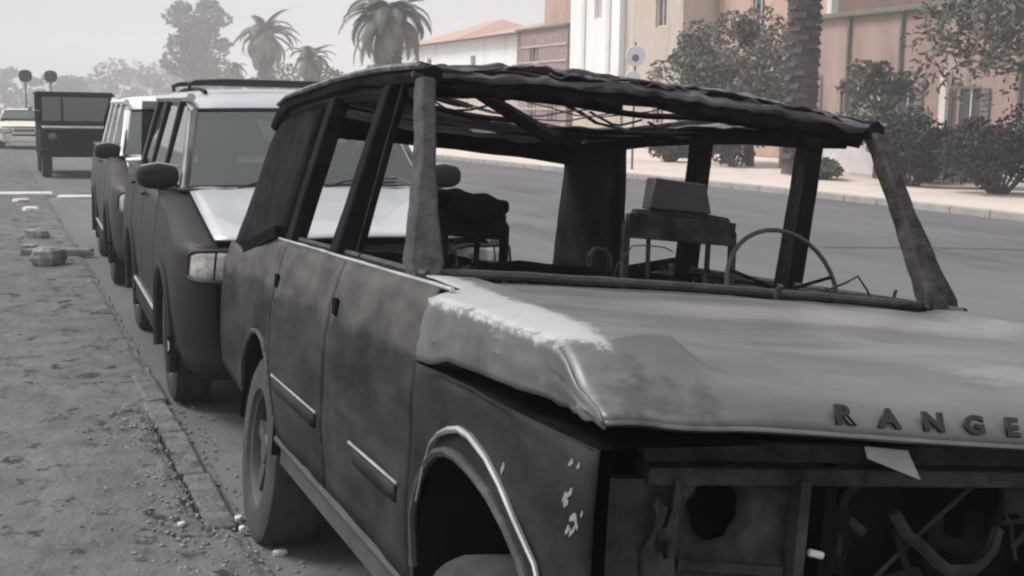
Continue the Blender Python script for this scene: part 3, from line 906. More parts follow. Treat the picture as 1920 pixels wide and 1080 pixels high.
# what is left of the roof skin: torn and sagging, with holes
def rs(x, y):
    e = (x - W / 2) / (W / 2 - .15)
    sag = -.115 * (1 - e * e) * interp([(1.95, 0), (2.5, 1), (3.8, 1), (4.1, .3)], y)
    wr = .020 * nz(x * .55, y * 2.3, 2, 3.0) + .012 * nz(x, y, 5, 8)
    return (x, y, HZ + .035 + .050 * (1 - e * e) + interp([(1.78, -.012), (2.1, .012), (2.9, .028), (3.9, .012), (4.15, -.02)], y) + sag + wr)
def hole(x, y):
    a = nz(x, y, 11, 1.9) + .35 * nz(x, y, 4, 6)
    if 1.90 < y < 2.9 and .26 < x < 1.50:
        return a > -.14
    return a > .34 and .3 < x < 1.45 and 1.9 < y < 3.9
mb = MB()
mb.grid(rs, lin(.16, W - .16, 60), lin(1.80, 4.14, 90), skip=hole)
part('roof_skin', mb, 'roofskin', car, solid=.006)
# hanging strips of lining under the roof
rnd = random.Random(5)
for k in range(11):
    x0 = rnd.uniform(.25, 1.35); y0 = rnd.uniform(1.88, 2.9); L = rnd.uniform(.25, .7); a = rnd.uniform(-.5, .5); q = rnd.uniform(.3, 1.2); rr_ = rnd.uniform(.005, .012)
    mb = MB().tube([(x0 + L * t * math.cos(a), y0 + L * t * math.sin(a), HZ + .025 + crown(x0, .03) - .05 * math.sin(t * PI) * q + .01 * nz(t, k, 0, 5)) for t in lin(0, 1, 8)], rr_, 5, flat=.5)
    part('hanging_strip', mb, 'ash' if k % 2 else 'char', car)
# torn, crumpled sheet still clinging to the header
for k, (xa, xb, dp_) in enumerate(((.18, .66, .22), (.52, 1.02, .34), (.86, 1.28, .20), (1.16, 1.63, .30))):
    mb = MB()
    mb.grid(lambda x, v: (x + .02 * nz(x, v, k, 6), HY - .012 + dp_ * v, HZ + .020 + crown(x, .044) - .06 * max(0, v - .4) * (k % 2) + .007 * math.sin(v * 4 + k + 5 * x) + .024 * nz(x * .6, v * .9 + k, 4, 9) + .014 * nz(x, v, k, 24)),
            lin(xa, xb, 34), lin(0, 1, 14), skip=lambda x, v: (v > .55 + .5 * nz(x, k, 0, 9)) or nz(x, v, k, 7) > .36)
    part('torn_sheet', mb, 'roofskin', car, solid=.003)
# fringe of burnt lining hanging from the header
mb = MB()
mb.grid(lambda x, v: (x, HY + .015 + .02 * nz(x, v, 1, 9), HZ + .0 + crown(x, .03) - v * (.030 + .035 * abs(nz(x, 0, 5, 9)))), lin(HX + .03, W - HX - .03, 90), lin(0, 1, 5))
part('lining_fringe', mb, 'char', car, solid=.008)
mb = MB().tube([(.30, 1.92, 1.70), (.55, 2.2, 1.665), (.85, 2.6, 1.63), (1.15, 3.0, 1.66), (1.3, 3.3, 1.69)], [.012, .022, .028, .022, .012], 6)
part('fallen_bow', mb, 'char', car)

# ---- seats
def seatframe(x0, x1, yb, solidfill, name='front_seat', top=1.39, hr=True):
    e = bpy.data.objects.new(name, None); COL.objects.link(e); e.parent = car; e.location = (0, 0, 0)
    mb = MB()
    lean = .10
    def P(x, z):
        return (x, yb + (z - .6) * lean, z)
    mb.tube([P(x0, .58), P(x0, .9), P(x0 + .005, top - .05), P(x0 + .03, top - .01), P((x0 + x1) / 2, top), P(x1 - .03, top - .01), P(x1 - .005, top - .05), P(x1, .9), P(x1, .58)], .016, 7)
    mb.box(P((x0 + x1) / 2, top - .055), (x1 - x0 - .01, .035, .085))
    for z in (.75, .95, 1.12):
        mb.tube([P(x0, z), P(x1, z + .01)], .006, 5)
    mb.tube([P(x0 + .10, .7), P(x0 + .09, top - .05)], .008, 5)
    mb.tube([P(x1 - .11, .7), P(x1 - .10, top - .05)], .011, 5)
    part('back_frame', rough(mb, .007, 16), 'rust' if hr else 'char', e)
    for q in range(4):
        xq = x0 + (x1 - x0) * (q + .8) / 4.6
        part('back_spring', MB().tube([(xq + .018 * (-1) ** i, yb + (.62 + .045 * i - .6) * lean + .01 * nz(i, q, 0, 1), .62 + .045 * i) for i in range(int((top - .14 - .62) / .045))], .0035, 4), 'rust', e)
    mb = MB()
    mb.box(((x0 + x1) / 2, yb - .22, .60), (x1 - x0, .48, .06))
    for x in (x0 + .03, x1 - .03):
        mb.tube([(x, yb - .42, .5), (x, yb - .02, .62)], .012, 6)
    part('seat_base', mb, 'char', e)
    if hr:
        mb = MB()
        c = P((x0 + x1) / 2 - .02, top + .065)
        mb.hexa([(c[0] - .120, c[1] - .04, c[2] - .055), (c[0] + .125, c[1] - .04, c[2] - .055), (c[0] + .125, c[1] + .04, c[2] - .055), (c[0] - .115, c[1] + .04, c[2] - .055),
                 (c[0] - .108, c[1] - .035, c[2] + .055), (c[0] + .095, c[1] - .035, c[2] + .048), (c[0] + .095, c[1] + .035, c[2] + .048), (c[0] - .108, c[1] + .035, c[2] + .055)])
        part('headrest', mb, 'char' if solidfill else 'rim_dark', e, bevel=.005)
        for dx in (-.06, .05):
            part('headrest_rod', MB().tube([(c[0] + dx, c[1], c[2] - .11), (c[0] + dx, c[1], c[2] - .04)], .006, 5), 'char', e)
    if solidfill:
        mb = MB()
        mb.grid(lambda x, v: (x, yb + .03 + .07 * v + .03 * nz(x, v, 3, 7), .62 + (top - .62) * v + .03 * nz(x, v, 8, 6)), lin(x0 + .01, x1 + .03, 10), lin(0, 1, 10))
        part('burnt_cushion', mb, 'char_dark', e, solid=.06)
    return e
seatframe(1.105, 1.535, 2.34, False)
seatframe(.385, .690, 2.42, False, top=1.345, hr=False)
mb = MB()
mb.grid(lambda x, v: (x, 3.22 + .10 * v, .60 + .54 * v + .025 * nz(x, v, 3, 6)), lin(.2, W - .2, 24), lin(0, 1, 8))
mb.box((W / 2, 3.0, .62), (1.35, .45, .06))
part('rear_bench', mb, 'char_dark', car, solid=.05)
for x in (.70, 1.42, .34):
    mb = MB().tube([(x - .045, 3.28, 1.08), (x - .045, 3.31, 1.19), (x - .02, 3.315, 1.225), (x + .03, 3.315, 1.225), (x + .05, 3.31, 1.19), (x + .05, 3.28, 1.08)], .013, 6)
    part('headrest_hoop', mb, 'ash', car)
# crumpled remains of upholstery on top of the right seat
mb = MB()
for (cx, cy, cz, rx, ry, rz_) in ((.47, 2.52, 1.37, .09, .07, .045), (.57, 2.50, 1.35, .11, .08, .055), (.50, 2.52, 1.31, .12, .05, .035), (.65, 2.52, 1.36, .06, .05, .030)):
    vs, fs = ellipsoid((cx, cy, cz), (rx, ry, rz_))
    mb.add([(v[0] + .02 * nz(v[0], v[1], v[2], 9), v[1], v[2] + .022 * nz(v[0], v[2], 4, 13)) for v in vs], fs)
part('upholstery_remains', mb, 'char_dark', car)
rnd = random.Random(77)
for k in range(16):
    p = Vector((rnd.uniform(.25, 1.55), rnd.uniform(1.75, 3.1), rnd.uniform(1.02, 1.16))); dr = Vector((rnd.gauss(0, 1), rnd.gauss(0, .4), rnd.uniform(.2, 1))).normalized()
    pts = []
    for q in range(10):
        pts.append(tuple(p)); p = p + dr * .035
        dr = (dr + Vector((rnd.gauss(0, .45), rnd.gauss(0, .2), rnd.gauss(-.22, .3)))).normalized()
    part('loose_wire', MB().tube(pts, rnd.choice((.002, .003, .005)), 4), rnd.choice(('rust', 'char', 'ash')), car)
for k in range(9):
    x0, y0 = rnd.uniform(.3, 1.5), rnd.uniform(1.5, 2.0)
    part('dash_debris', rough(MB().box((x0, y0 * .3 + 1.12, 1.135 + rnd.uniform(0, .02)), (rnd.uniform(.05, .16), .05, rnd.uniform(.02, .05)), Matrix.Rotation(rnd.uniform(-.5, .5), 3, 'Y')), .02, 20), 'char', car)
# bare steering wheel ring and column
mb = MB()
cc = Vector((1.372, 1.80, 1.172)); Rr = .200
ring = [cc + Vector((math.cos(a) * Rr, math.sin(a) * Rr * .35, math.sin(a) * Rr * .94)) for a in lin(0, 2 * PI, 33)[:-1]]
mb.tube(ring, .0075, 7, closed=True)
sw = part('steering_wheel', mb, 'rim_dark', car)
mb = MB().tube([(1.372, 1.62, 1.05), (1.372, 1.80, 1.17)], .02, 8)
for a in (.3, PI - .3, -PI / 2):
    mb.tube([cc, cc + Vector((math.cos(a) * Rr, math.sin(a) * Rr * .35, math.sin(a) * Rr * .94)) * 1], .006, 5)
part('steering_column', mb, 'char', car)

# ---- nose
mb = MB()
# headlamp panel with a round hole, right side and left side
def ringpanel(mb, cx, cz, r0, x0, x1, z0, z1, y, n=32):
    vs, fs = [], []
    for k in range(n):
        a = 2 * PI * k / n
        ca, sa = math.cos(a), math.sin(a)
        r_ = r0 * (1 + .16 * nz(ca * 1.5, sa * 1.5, cx, 1.7))
        vs.append((cx + r_ * ca, y + .02 + .006 * nz(ca, sa, 3, 4), cz + r_ * sa * 1.1))
        t = min(((x1 - cx) / ca if ca > 0 else (x0 - cx) / ca) if abs(ca) > 1e-6 else 9, ((z1 - cz) / sa if sa > 0 else (z0 - cz) / sa) if abs(sa) > 1e-6 else 9)
        vs.append((cx + (r_ + .02) * ca, y + .012 * nz(ca, sa, 8, 3), cz + (r_ + .02) * sa * 1.08))
        vs.append((cx + t * ca, y + .03 * nz(ca, sa, 1, 3), cz + t * sa))
    for k in range(n):
        k2 = (k + 1) % n
        fs.append((k * 3, k2 * 3, k2 * 3 + 1, k * 3 + 1)); fs.append((k * 3 + 1, k2 * 3 + 1, k2 * 3 + 2, k * 3 + 2))
    mb.add(vs, fs)
ringpanel(mb, .272, .872, .046, .185, .425, .60, .925, .215)
mb.box((.12, .235, .76), (.125, .03, .33))
mb.box((.185, .212, .77), (.012, .03, .32)); mb.box((.42, .205, .76), (.02, .04, .34))
for z_ in (.69, .78):
    mb.box((.30, .208, z_), (.20, .014, .016), Matrix.Rotation(.08, 3, 'Y'))
part('headlamp_panel', mb, 'rust', car, solid=.004)
mb = MB()
ringpanel(mb, W - .272, .872, .046, W - .425, W - .185, .60, .925, .215)
mb.box((W - .12, .235, .76), (.125, .03, .33)); mb.box((W - .42, .205, .76), (.02, .04, .34))
part('headlamp_panel', mb, 'rust', car, solid=.004)
for q in (.272, W - .272):
    mb = MB().lathe([(.001, .12), (.05, .11), (.075, .06), (.085, .0)], (q, .235, .872), 1, 24)
    part('headlamp_bowl', mb, 'char_dark', car)
mb = MB()
mb.box((W / 2, .235, .932), (1.52, .06, .030))
mb.box((W / 2, .262, .965), (1.50, .03, .035))
for x in (.55, .82, 1.1, 1.35):
    mb.tube([(x, .215, .932), (x + .004, .20, .932)], .010, 8)
part('slam_panel', mb, 'rust', car, bevel=.004)
mb = MB()
mb.box((W / 2, .42, .72), (.82, .05, .40))
part('radiator', mb, 'char_dark', car)
rnd = random.Random(21)
for k in range(26):
    x_, z_ = rnd.uniform(.46, 1.55), rnd.uniform(.56, .92)
    p = Vector((x_, rnd.uniform(.24, .36), z_)); dr = Vector((rnd.gauss(0, 1), rnd.gauss(0, .25), rnd.gauss(0, 1))).normalized()
    pts = []
    for q in range(9):
        pts.append(tuple(p)); p = p + dr * rnd.uniform(.02, .055)
        dr = (dr + Vector((rnd.gauss(0, .5), rnd.gauss(0, .15), rnd.gauss(-.12, .5)))).normalized()
        p.z = min(max(p.z, .52), .93); p.y = min(max(p.y, .22), .38)
    mb = MB().tube(pts, rnd.choice((.003, .004, .006, .009, .012)), 5)
    part('burnt_cable', mb, rnd.choice(('rust', 'char', 'char', 'rust')), car)
for k, (x_, z_, a_, b_) in enumerate(((.55, .80, .10, .16), (.66, .66, .16, .12), (.86, .74, .14, .20), (1.05, .86, .20, .08), (1.15, .68, .16, .14), (.16, .82, .045, .14), (.36, .72, .06, .10), (.25, .68, .09, .06), (.52, .90, .08, .03))):
    mb = MB()
    mb.grid(lambda u, v: (x_ + a_ * u + .02 * nz(u, v, k, 2), (.31 if x_ > .45 else .200) + .05 * nz(u, v, k + 4, 1.7), z_ + b_ * v + .3 * b_ * nz(u, v, k + 9, 2)), lin(-.5, .5, 9), lin(-.5, .5, 9),
            skip=lambda u, v: nz(u, v, k + 20, 3) > .25)
    part('crumpled_panel', mb, 'rust' if k % 2 else 'char', car, solid=.002)
mb = MB().tube([(.50, .27, .60), (.60, .28, .69), (.72, .28, .80), (.86, .27, .925)], .005, 5)
part('bonnet_stay', mb, 'rust', car)
mb = MB()
mb.hexa([(.515, .17, .995), (.60, .165, .990), (.603, .168, .990), (.518, .173, .995), (.522, .168, .975), (.625, .155, .942), (.628, .158, .942), (.525, .171, .975)])
mb.v = [(a, b, c) for a, b, c in mb.v]
part('bent_latch_plate', mb, 'paper', car, solid=.002)
mb = MB().box((.468, .21, .800), (.032, .012, .013), Matrix.Rotation(.2, 3, 'Y'))
part('chrome_clip', mb, 'shard', car, bevel=.004)
mb = MB()
mb.box((W / 2, .14, .52), (1.66, .10, .14))
part('front_bumper', mb, 'char', car, bevel=.02)
mb = MB()
mb.box((W / 2, .75, .62), (.55, .62, .42)); mb.box((W / 2, .72, .86), (.42, .5, .08))
for x in (.70, 1.09):
    mb.tube([(x, .5, .86), (x, 1.0, .86)], .05, 8)
part('engine', mb, 'char_dark', car, bevel=.02)
for x in (.50, W - .50):
    part('inner_wing', MB().box((x, .76, .72), (.02, 1.06, .46)), 'char_dark', car)
# scraped spots on the wing corner: patches of bare metal with their own shape
mb = MB()
rnd = random.Random(3)
for (yc, zc, n_, sc) in ((.215, .958, 5, .010), (.20, .905, 7, .013), (.215, .86, 5, .014), (.50, .868, 2, .014), (.36, .80, 2, .012)):
    for k in range(n_):
        y_ = max(.155, yc + rnd.gauss(0, .026)); z_ = zc + rnd.gauss(0, .018)
        if not (zbot(y_) + .03 < z_ < .975):
            continue
        s1, s2 = rnd.uniform(.4, 1.3) * sc, rnd.uniform(.18, .5) * sc
        a = rnd.choice((-1.1, -.8, .9)) + rnd.uniform(-.3, .3)
        ca, sa = math.cos(a), math.sin(a)
        q = [(y_ + t * s1 * ca - u * s2 * sa, z_ + t * s1 * sa + u * s2 * ca) for t, u in ((-1, 0), (-.4, -1), (.3, -.6), (1, .2), (.5, 1.), (-.2, .5), (-.6, .9))]
        mb.add([(ysec(v) + endround(max(.13, u)) + dent(u, v) - .0042, u, v) for u, v in q], [tuple(range(7))])
part('scraped_patch', mb, 'rim', car, smooth=False)

# ------------------------------------------------------------------ the parked cars behind
def suv(name, label, group, loc, P):
    W_, L, H = P['W'], P['L'], P['H']
    e = thing(name, label, 'car', loc, P.get('rz', 0), group)
    fa, ra, R = P['fa'], P['ra'], P['R']
    gi = P.get('gi', 0)      # how far the cabin sits in from the body side
    cowl, zc = P['cowl']; ty, tz = P['wtop']; zf = P['zf']; roof_end = P['roof_end']
    side_m, top_m, bon_m = P['side'], P['top'], P['bonm']
    AR_ = R + .055
    def zb(y):
        for c in (fa, ra):
            d = abs(y - c)
            if d < AR_:
                return max(.30, R + math.sqrt(AR_ * AR_ - d * d) - .01)
        return .30
    def belt(y):
        return interp([(0, zf - .03), (.12, zf), (.5, zf + .06), (cowl, zc), (L * .75, zc + .045), (L - .1, zc + .06), (L, zc - .05)], y)
    def rnd_(y):
        r = .34
        if y < r:
            return r * .62 * (1 - math.sqrt(max(0, 1 - ((r - y) / r) ** 2)))
        r = .30
        if y > L - r:
            return r * .5 * (1 - math.sqrt(max(0, 1 - ((y - L + r) / r) ** 2)))
        return 0
    def sec(z):
        return interp([(.28, .06), (.42, .02), (.6, 0), (.8, 0), (.98, .02), (1.2, .055)], z)
    def ysl(a, b):
        s = set(round(v, 4) for v in lin(a, b, max(4, int((b - a) / .05))))
        for c in (fa, ra):
            for k in range(-10, 11):
                v = c + AR_ * math.sin(k * PI / 20)
                if a < v < b:
                    s.add(round(v, 4))
        return sorted(s)
    doors = P['doors']
    for left in (False, True):
        sx = (lambda x: W_ - x) if left else (lambda x: x)
        def pan(a, b, z0=None, z1=None, ins=0):
            mb = MB()
            def fn(y, v):
                za = max(zb(y), z0) if z0 else zb(y)
                zz = z1 if z1 else belt(y)
                z = za + (max(zz, za + .005) - za) * v
                return (sx(sec(z) + rnd_(y) + ins), y, z)
            mb.grid(fn, ysl(a, b), lin(0, 1, 10))
            return mb
        ds = [0.0] + list(doors) + [L]
        nm = ['front_wing', 'front_door', 'rear_door', 'rear_wing']
        for i in range(4):
            a, b = ds[i] + .004, ds[i + 1] - .004
            p_ = part(nm[i], pan(a, b), side_m, e, solid=.01, offset=0)
            if i in (1, 2):
                mb = MB().box((sx(.004), b - .16, belt(b) - .09), (.03, .15, .022))
                part('door_handle', mb, P.get('handle', side_m), p_, bevel=.006)
        part('inner_body', pan(.03, L - .03, ins=.03), 'blackrub', e)
        for c in (fa, ra):
            mb = MB()
            pts = [(c + AR_ * math.cos(a), R - .01 + AR_ * math.sin(a)) for a in lin(-.25, PI + .25, 17)]
            for (ya, za), (yb, zb_) in zip(pts, pts[1:]):
                mb.add([(sx(.02), ya, za), (sx(.02), yb, zb_), (sx(.34), yb, zb_), (sx(.34), ya, za)], [(0, 1, 2, 3)])
            mb.add([(sx(.34), a, b) for a, b in pts], [tuple(range(len(pts)))])
            part('arch_liner', mb, 'blackrub', e)
            if P.get('clad'):
                mb = MB().tube([(sx(.0 + rnd_(a)), a, b) for a, b in pts], .030, 6, flat=1)
                part('arch_cladding', mb, 'cladding', e)
        if P.get('clad'):
            mb = MB()
            mb.box((sx(.015), (fa + ra) / 2, .37), (.05, ra - fa - 2 * AR_, .17))
            part('sill_cladding', mb, 'cladding', e, bevel=.02)
            mb = MB().tube([(sx(-.005), fa + AR_ + .05, .45), (sx(-.005), ra - AR_ - .05, .45)], .02, 6)
            part('step_bar', mb, 'chrome', e)
        for c in (fa, ra):
            wheel(e, sx(.125), c, R, R, .215, 'tyre', P.get('rim', 'rim'), -1 if not left else 1, spokes=P.get('spokes', 5))
        # greenhouse sides
        ti = P.get('ti', .17) + gi
        def gl(y, v):     # surface of the side glass
            z = belt(y) + (H - .085 - belt(y)) * v
            return (sx(.055 + gi + (ti - .055 - gi) * v), y, z)
        ytop_f = ty + .03
        bounds = [(doors[0] + .02, doors[1] - .03), (doors[1] + .03, doors[2] - .03), (doors[2] + .05, roof_end - .15)]
        mb = MB()
        for k, (a, b) in enumerate(bounds):
            if b <= a:
                continue
            wn = MB()
            vs = []
            nvv = 6
            def wg(u, v):
                z0 = .05; z1 = .92
                vv = z0 + (z1 - z0) * v
                ya = a
                if k == 0:
                    ya = max(a, cowl + .10 + (ty - cowl) * vv + .02)
                yb_ = b - (.12 * vv if k == 2 else 0)
                y = ya + (yb_ - ya) * u
                return gl(y, vv)
            wn.grid(wg, lin(0, 1, 6), lin(0, 1, nvv))
            part('side_window', wn, 'glass_dark', e)
        if gi:
            mb = MB()
            mb.grid(lambda y, v: (sx(.035 + (gi + .03) * v), y, belt(y) + .006 * v), lin(cowl, L - .15, 14), lin(0, 1, 3))
            part('waist_ledge', mb, side_m, e, solid=.006)
        # pillars
        def post(ya, yb_, wd_, nm_):
            p = MB()
            pil(p, (sx(.058 + gi), ya, belt(ya) - .02), (sx(ti + .003), yb_, H - .075), wd_, wd_ * .8, wx=.045, n=5, wob=0)
            part(nm_, p, P.get('pillar', 'blackrub'), e, bevel=.008)
        pa = MB()
        pil(pa, (sx(.075 + gi), cowl + .02, zc - .03), (sx(ti + .01), ty, tz + .01), .10, .075, wx=.06, n=6, wob=0)
        part('windscreen_pillar', pa, P.get('apillar', top_m), e, bevel=.014)
        post(doors[1], doors[1] - .05, .07, 'centre_pillar')
        post(doors[2], doors[2] - .08, .09, 'rear_pillar')
        post(roof_end - .08, roof_end - .22, .16, 'tail_pillar')
        rr_ = MB().tube([(sx(ti), y_, H - .07) for y_ in lin(ty, roof_end - .1, 6)], .03, 6)
        part('cant_rail', rr_, top_m, e)
        if P.get('rails'):
            xr = ti + .13
            mb = MB().tube([(sx(xr), y_, H - .005 - .03 * abs(2 * (y_ - ty - .3) / (roof_end - ty - .6) - 1) ** 4) for y_ in lin(ty + .32, roof_end - .35, 10)], .014, 7)
            part('roof_rail', mb, 'cladding', e)
        # mirror
        my = cowl + .16
        mz = zc + P.get('mz', .06)
        mb = MB()
        mx_ = P.get('mx', .12)
        mb.add(*ellipsoid((sx(-mx_), my, mz), (.125, .075, .078)))
        mi = part('wing_mirror', mb, P.get('mirror', 'cladding'), e)
        mb = MB().box((sx(.03), my + .01, mz - .05), (.12, .05, .04))
        part('mirror_arm', mb, 'cladding', mi, bevel=.01)
        if P.get('mirtop'):
            mb = MB().tube([(sx(-mx_ - .10), my - .02, mz + .060), (sx(-mx_), my - .03, mz + .081), (sx(-mx_ + .11), my - .02, mz + .060)], .008, 6)
            part('mirror_trim', mb, 'silver', mi)
        # headlamp
        lx0, lx1, lz0, lz1 = P['lamp']
        mb = MB()
        def lampf(u, v):
            q_ = 1 - .28 * abs(2 * u - 1) ** 5
            z = (lz0 + lz1) / 2 + (lz1 - lz0) * (v - .5) * q_ - .02 * u * (1 - v) + .012 * u
            if u < .45:
                yy = .10 * (1 - u / .45)
                x = sec(z) + rnd_(yy) - .010
            else:
                x = sec(z) + rnd_(0) - .010 + (lx1 - rnd_(0)) * (u - .45) / .55
                yy = -.012
            return (sx(x), yy + .002, z)
        def front(x):
            e_ = min(x, W_ - x)
            return .02 + .24 * max(0, (.38 - e_) / .38) ** 2.2
        mb.grid(lampf, lin(0, 1, 14), lin(0, 1, 6))
        lp = part('headlamp', mb, 'lamp', e, solid=.008)
        rim_ = [lampf(u, 0) for u in lin(0, 1, 9)] + [lampf(1, v) for v in lin(.2, .8, 4)] + [lampf(u, 1) for u in lin(1, 0, 9)] + [lampf(0, v) for v in lin(.8, .2, 4)]
        part('lamp_surround', MB().tube(rim_, .011, 6, closed=True), 'blackrub', lp)
        mb = MB().lathe([(.001, -.0), (.045, .004), (.05, .02)], (sx((rnd_(0) + lx1) / 2 + .01), -.024, (lz0 + lz1) / 2), 1, 16)
        part('reflector', mb, 'chrome', lp)
    # fascia
    mb = MB()
    def ff(x, v):
        z = .26 + (zf - .02 - .26) * v
        e_ = min(x, W_ - x)
        y = front(x) + (.05 * max(0, v - .75) / .25 if v > .75 else 0) + .03 * abs(v - .5)
        return (x, y, z)
    mb.grid(ff, lin(.10, W_ - .10, 26), lin(0, 1, 10))
    part('front_bumper', mb, P.get('bump', side_m), e, solid=.02)
    mb = MB()
    mb.box((W_ / 2, .028, zf - .115), (W_ * .40, .03, .12))
    gr = part('grille', mb, 'blackrub', e, bevel=.01)
    mb = MB()
    for k in range(4):
        mb.box((W_ / 2, .010, zf - .155 + k * .028), (W_ * .39, .008, .008))
    part('grille_bar', mb, 'chrome', gr)
    mb = MB().box((W_ / 2, .018, .40), (.55, .02, .11))
    part('number_plate', mb, 'sign_white', e, bevel=.004)
    # bonnet
    mb = MB()
    def bf(x, y):
        e_ = min(x, W_ - x)
        z = belt(y) + .035 * (1 - ((x - W_ / 2) / (W_ / 2)) ** 2) + .015 * interp([(.1, 0), (.22, .6), (.30, 1), (.40, .3)], e_)
        return (x, y + 0, z)
    xs_ = lin(.10 + gi, W_ - .10 - gi, 22)
    mb.grid(lambda x, t: bf(x, (front(x) + .06) + (cowl - front(x) - .06) * t), xs_, lin(0, 1, 14))
    part('bonnet', mb, bon_m, e, solid=.012)
    for left in (False, True):
        sx = (lambda x: W_ - x) if left else (lambda x: x)
        mb = MB()
        mb.grid(lambda y, v: (sx(sec(belt(y)) + rnd_(y) + max(0, .105 + gi - sec(belt(y)) - rnd_(y)) * v), y, belt(y) + .004 * v), lin(.03, cowl + .1, 18), lin(0, 1, 3))
        part('wing_top', mb, side_m, e, solid=.006)
    # windscreen
    ti_ = P.get('ti', .17) + gi
    def ws(u, v):
        wb = .09 + gi; wt = ti_ + .02
        x0 = wb + (wt - wb) * v
        x = x0 + (W_ - 2 * x0) * u
        b_ = 1 - (2 * u - 1) ** 2
        return (x, cowl + (ty - cowl) * v - .05 * b_ + .01, zc + .012 + (tz - zc) * v + .012 * b_)
    mb = MB(); mb.grid(ws, lin(0, 1, 12), lin(.03, .97, 8))
    part('windscreen', mb, 'glass', e)
    seal = [ws(u, .02) for u in lin(0, 1, 10)] + [ws(1, v) for v in lin(.1, .9, 5)] + [ws(u, .985) for u in lin(1, 0, 10)] + [ws(0, v) for v in lin(.9, .1, 5)]
    mb = MB().tube(seal, P.get('seal', .014), 6, closed=True)
    part('windscreen_seal', mb, 'blackrub', e)
    mb = MB(); mb.grid(lambda u, v: tuple(Vector(ws(u, v)) + Vector((0, .004, -.002))), lin(.015, .985, 12), lin(.86, .965, 4))
    part('tinted_band', mb, 'glass_dark', e)
    for (ua, ub) in ((.20, .52), (.55, .88)):
        p0, p1, p2 = Vector(ws(ua, -.02)), Vector(ws(ua + .10, .06)), Vector(ws(ub, .10))
        dz = Vector((0, -.012, .012))
        part('wiper', MB().tube([p0 + dz, p1 + dz, p2 + dz], [.009, .007, .005], 6), 'blackrub', e)
    c_ = Vector(ws(.5, .90)) + Vector((0, .07, -.03))
    part('rear_view_mirror', MB().box(c_, (.20, .02, .06)), 'blackrub', e, bevel=.008)
    for x_ in (W_ * .20, W_ * .80):
        part('fog_lamp', MB().lathe([(.001, -.015), (.045, -.01), (.055, .0)], (x_, .012, .42), 1, 16), 'lamp', e)
    part('bumper_intake', MB().box((W_ / 2, .016, .52), (W_ * .46, .02, .07)), 'blackrub', e, bevel=.01)
    # cowl strip
    mb = MB().box((W_ / 2, cowl - .02, zc + .012), (W_ - .26, .10, .02))
    part('cowl_panel', mb, 'blackrub', e, bevel=.006)
    # roof
    mb = MB()
    ti = P.get('ti', .17) + gi
    def rf(x, y):
        e_ = (x - W_ / 2) / (W_ / 2 - ti)
        z = tz + (H - tz) * min(1, max(0, (y - ty) / .45)) ** .6 - max(0, y - roof_end + .5) * .08
        return (x, y, z - .02 + .022 * (1 - e_ ** 2) - (.035 * max(0, abs(e_) - .8) / .2))
    mb.grid(rf, lin(ti, W_ - ti, 16), lin(ty - .03, roof_end, 14))
    part('roof', mb, top_m, e, solid=.03)
    if P.get('rails'):
        for y_ in (ty + .50, roof_end - .75):
            xr = ti + .08
            mb = MB().tube([(xr - .03, y_, H - .02), (xr - .035, y_, H + .018), (xr + .01, y_, H + .036), (W_ * .3, y_, H + .046), (W_ * .7, y_, H + .046), (W_ - xr - .01, y_, H + .036),
                            (W_ - xr + .035, y_, H + .018), (W_ - xr + .03, y_, H - .02)], .017, 7)
            part('roof_crossbar', mb, 'blackrub', e)
    # tail
    mb = MB()
    mb.grid(lambda x, v: (x, L - .03 - .05 * ((x - W_ / 2) / (W_ / 2)) ** 2, .34 + (zc - .30) * v), lin(.10, W_ - .10, 12), lin(0, 1, 5))
    part('tailgate', mb, side_m, e, solid=.03)
    mb = MB()
    mb.grid(lambda u, v: (.16 + (W_ - .32) * u, L - .06 - (L - .06 - roof_end) * v, zc + .03 + (H - .09 - zc - .03) * v), lin(0, 1, 6), lin(0, 1, 4))
    part('rear_window', mb, 'glass_dark', e)
    # seats and floor
    mb = MB().box((W_ / 2, (cowl + L) / 2, .42), (W_ - .2, L - cowl - .3, .05))
    mb.box((W_ / 2, cowl + .05, .80), (W_ - .26, .08, .60))
    part('floor_pan', mb, 'blackrub', e)
    for x in (W_ * .28, W_ * .72):
        mb = MB()
        mb.box((x, cowl + 1.05, .95), (.46, .14, .60), Matrix.Rotation(-.15, 3, 'X'))
        mb.box((x, cowl + .85, .66), (.46, .46, .14))
        mb.box((x, cowl + 1.12, 1.34), (.26, .10, .16))
        part('seat', mb, 'seat', e, bevel=.04)
    mb = MB().box((W_ / 2, cowl + .32, zc - .06), (W_ - .3, .34, .14))
    part('dashboard', mb, 'cladding', e, bevel=.04)
    mb = MB().tube([(W_ * .72 + .17 * math.cos(a), cowl + .58 + .05 * math.sin(a), zc - .02 + .16 * math.sin(a)) for a in lin(0, 2 * PI, 21)[:-1]], .013, 6, closed=True)
    part('steering_wheel', mb, 'cladding', e)
    return e

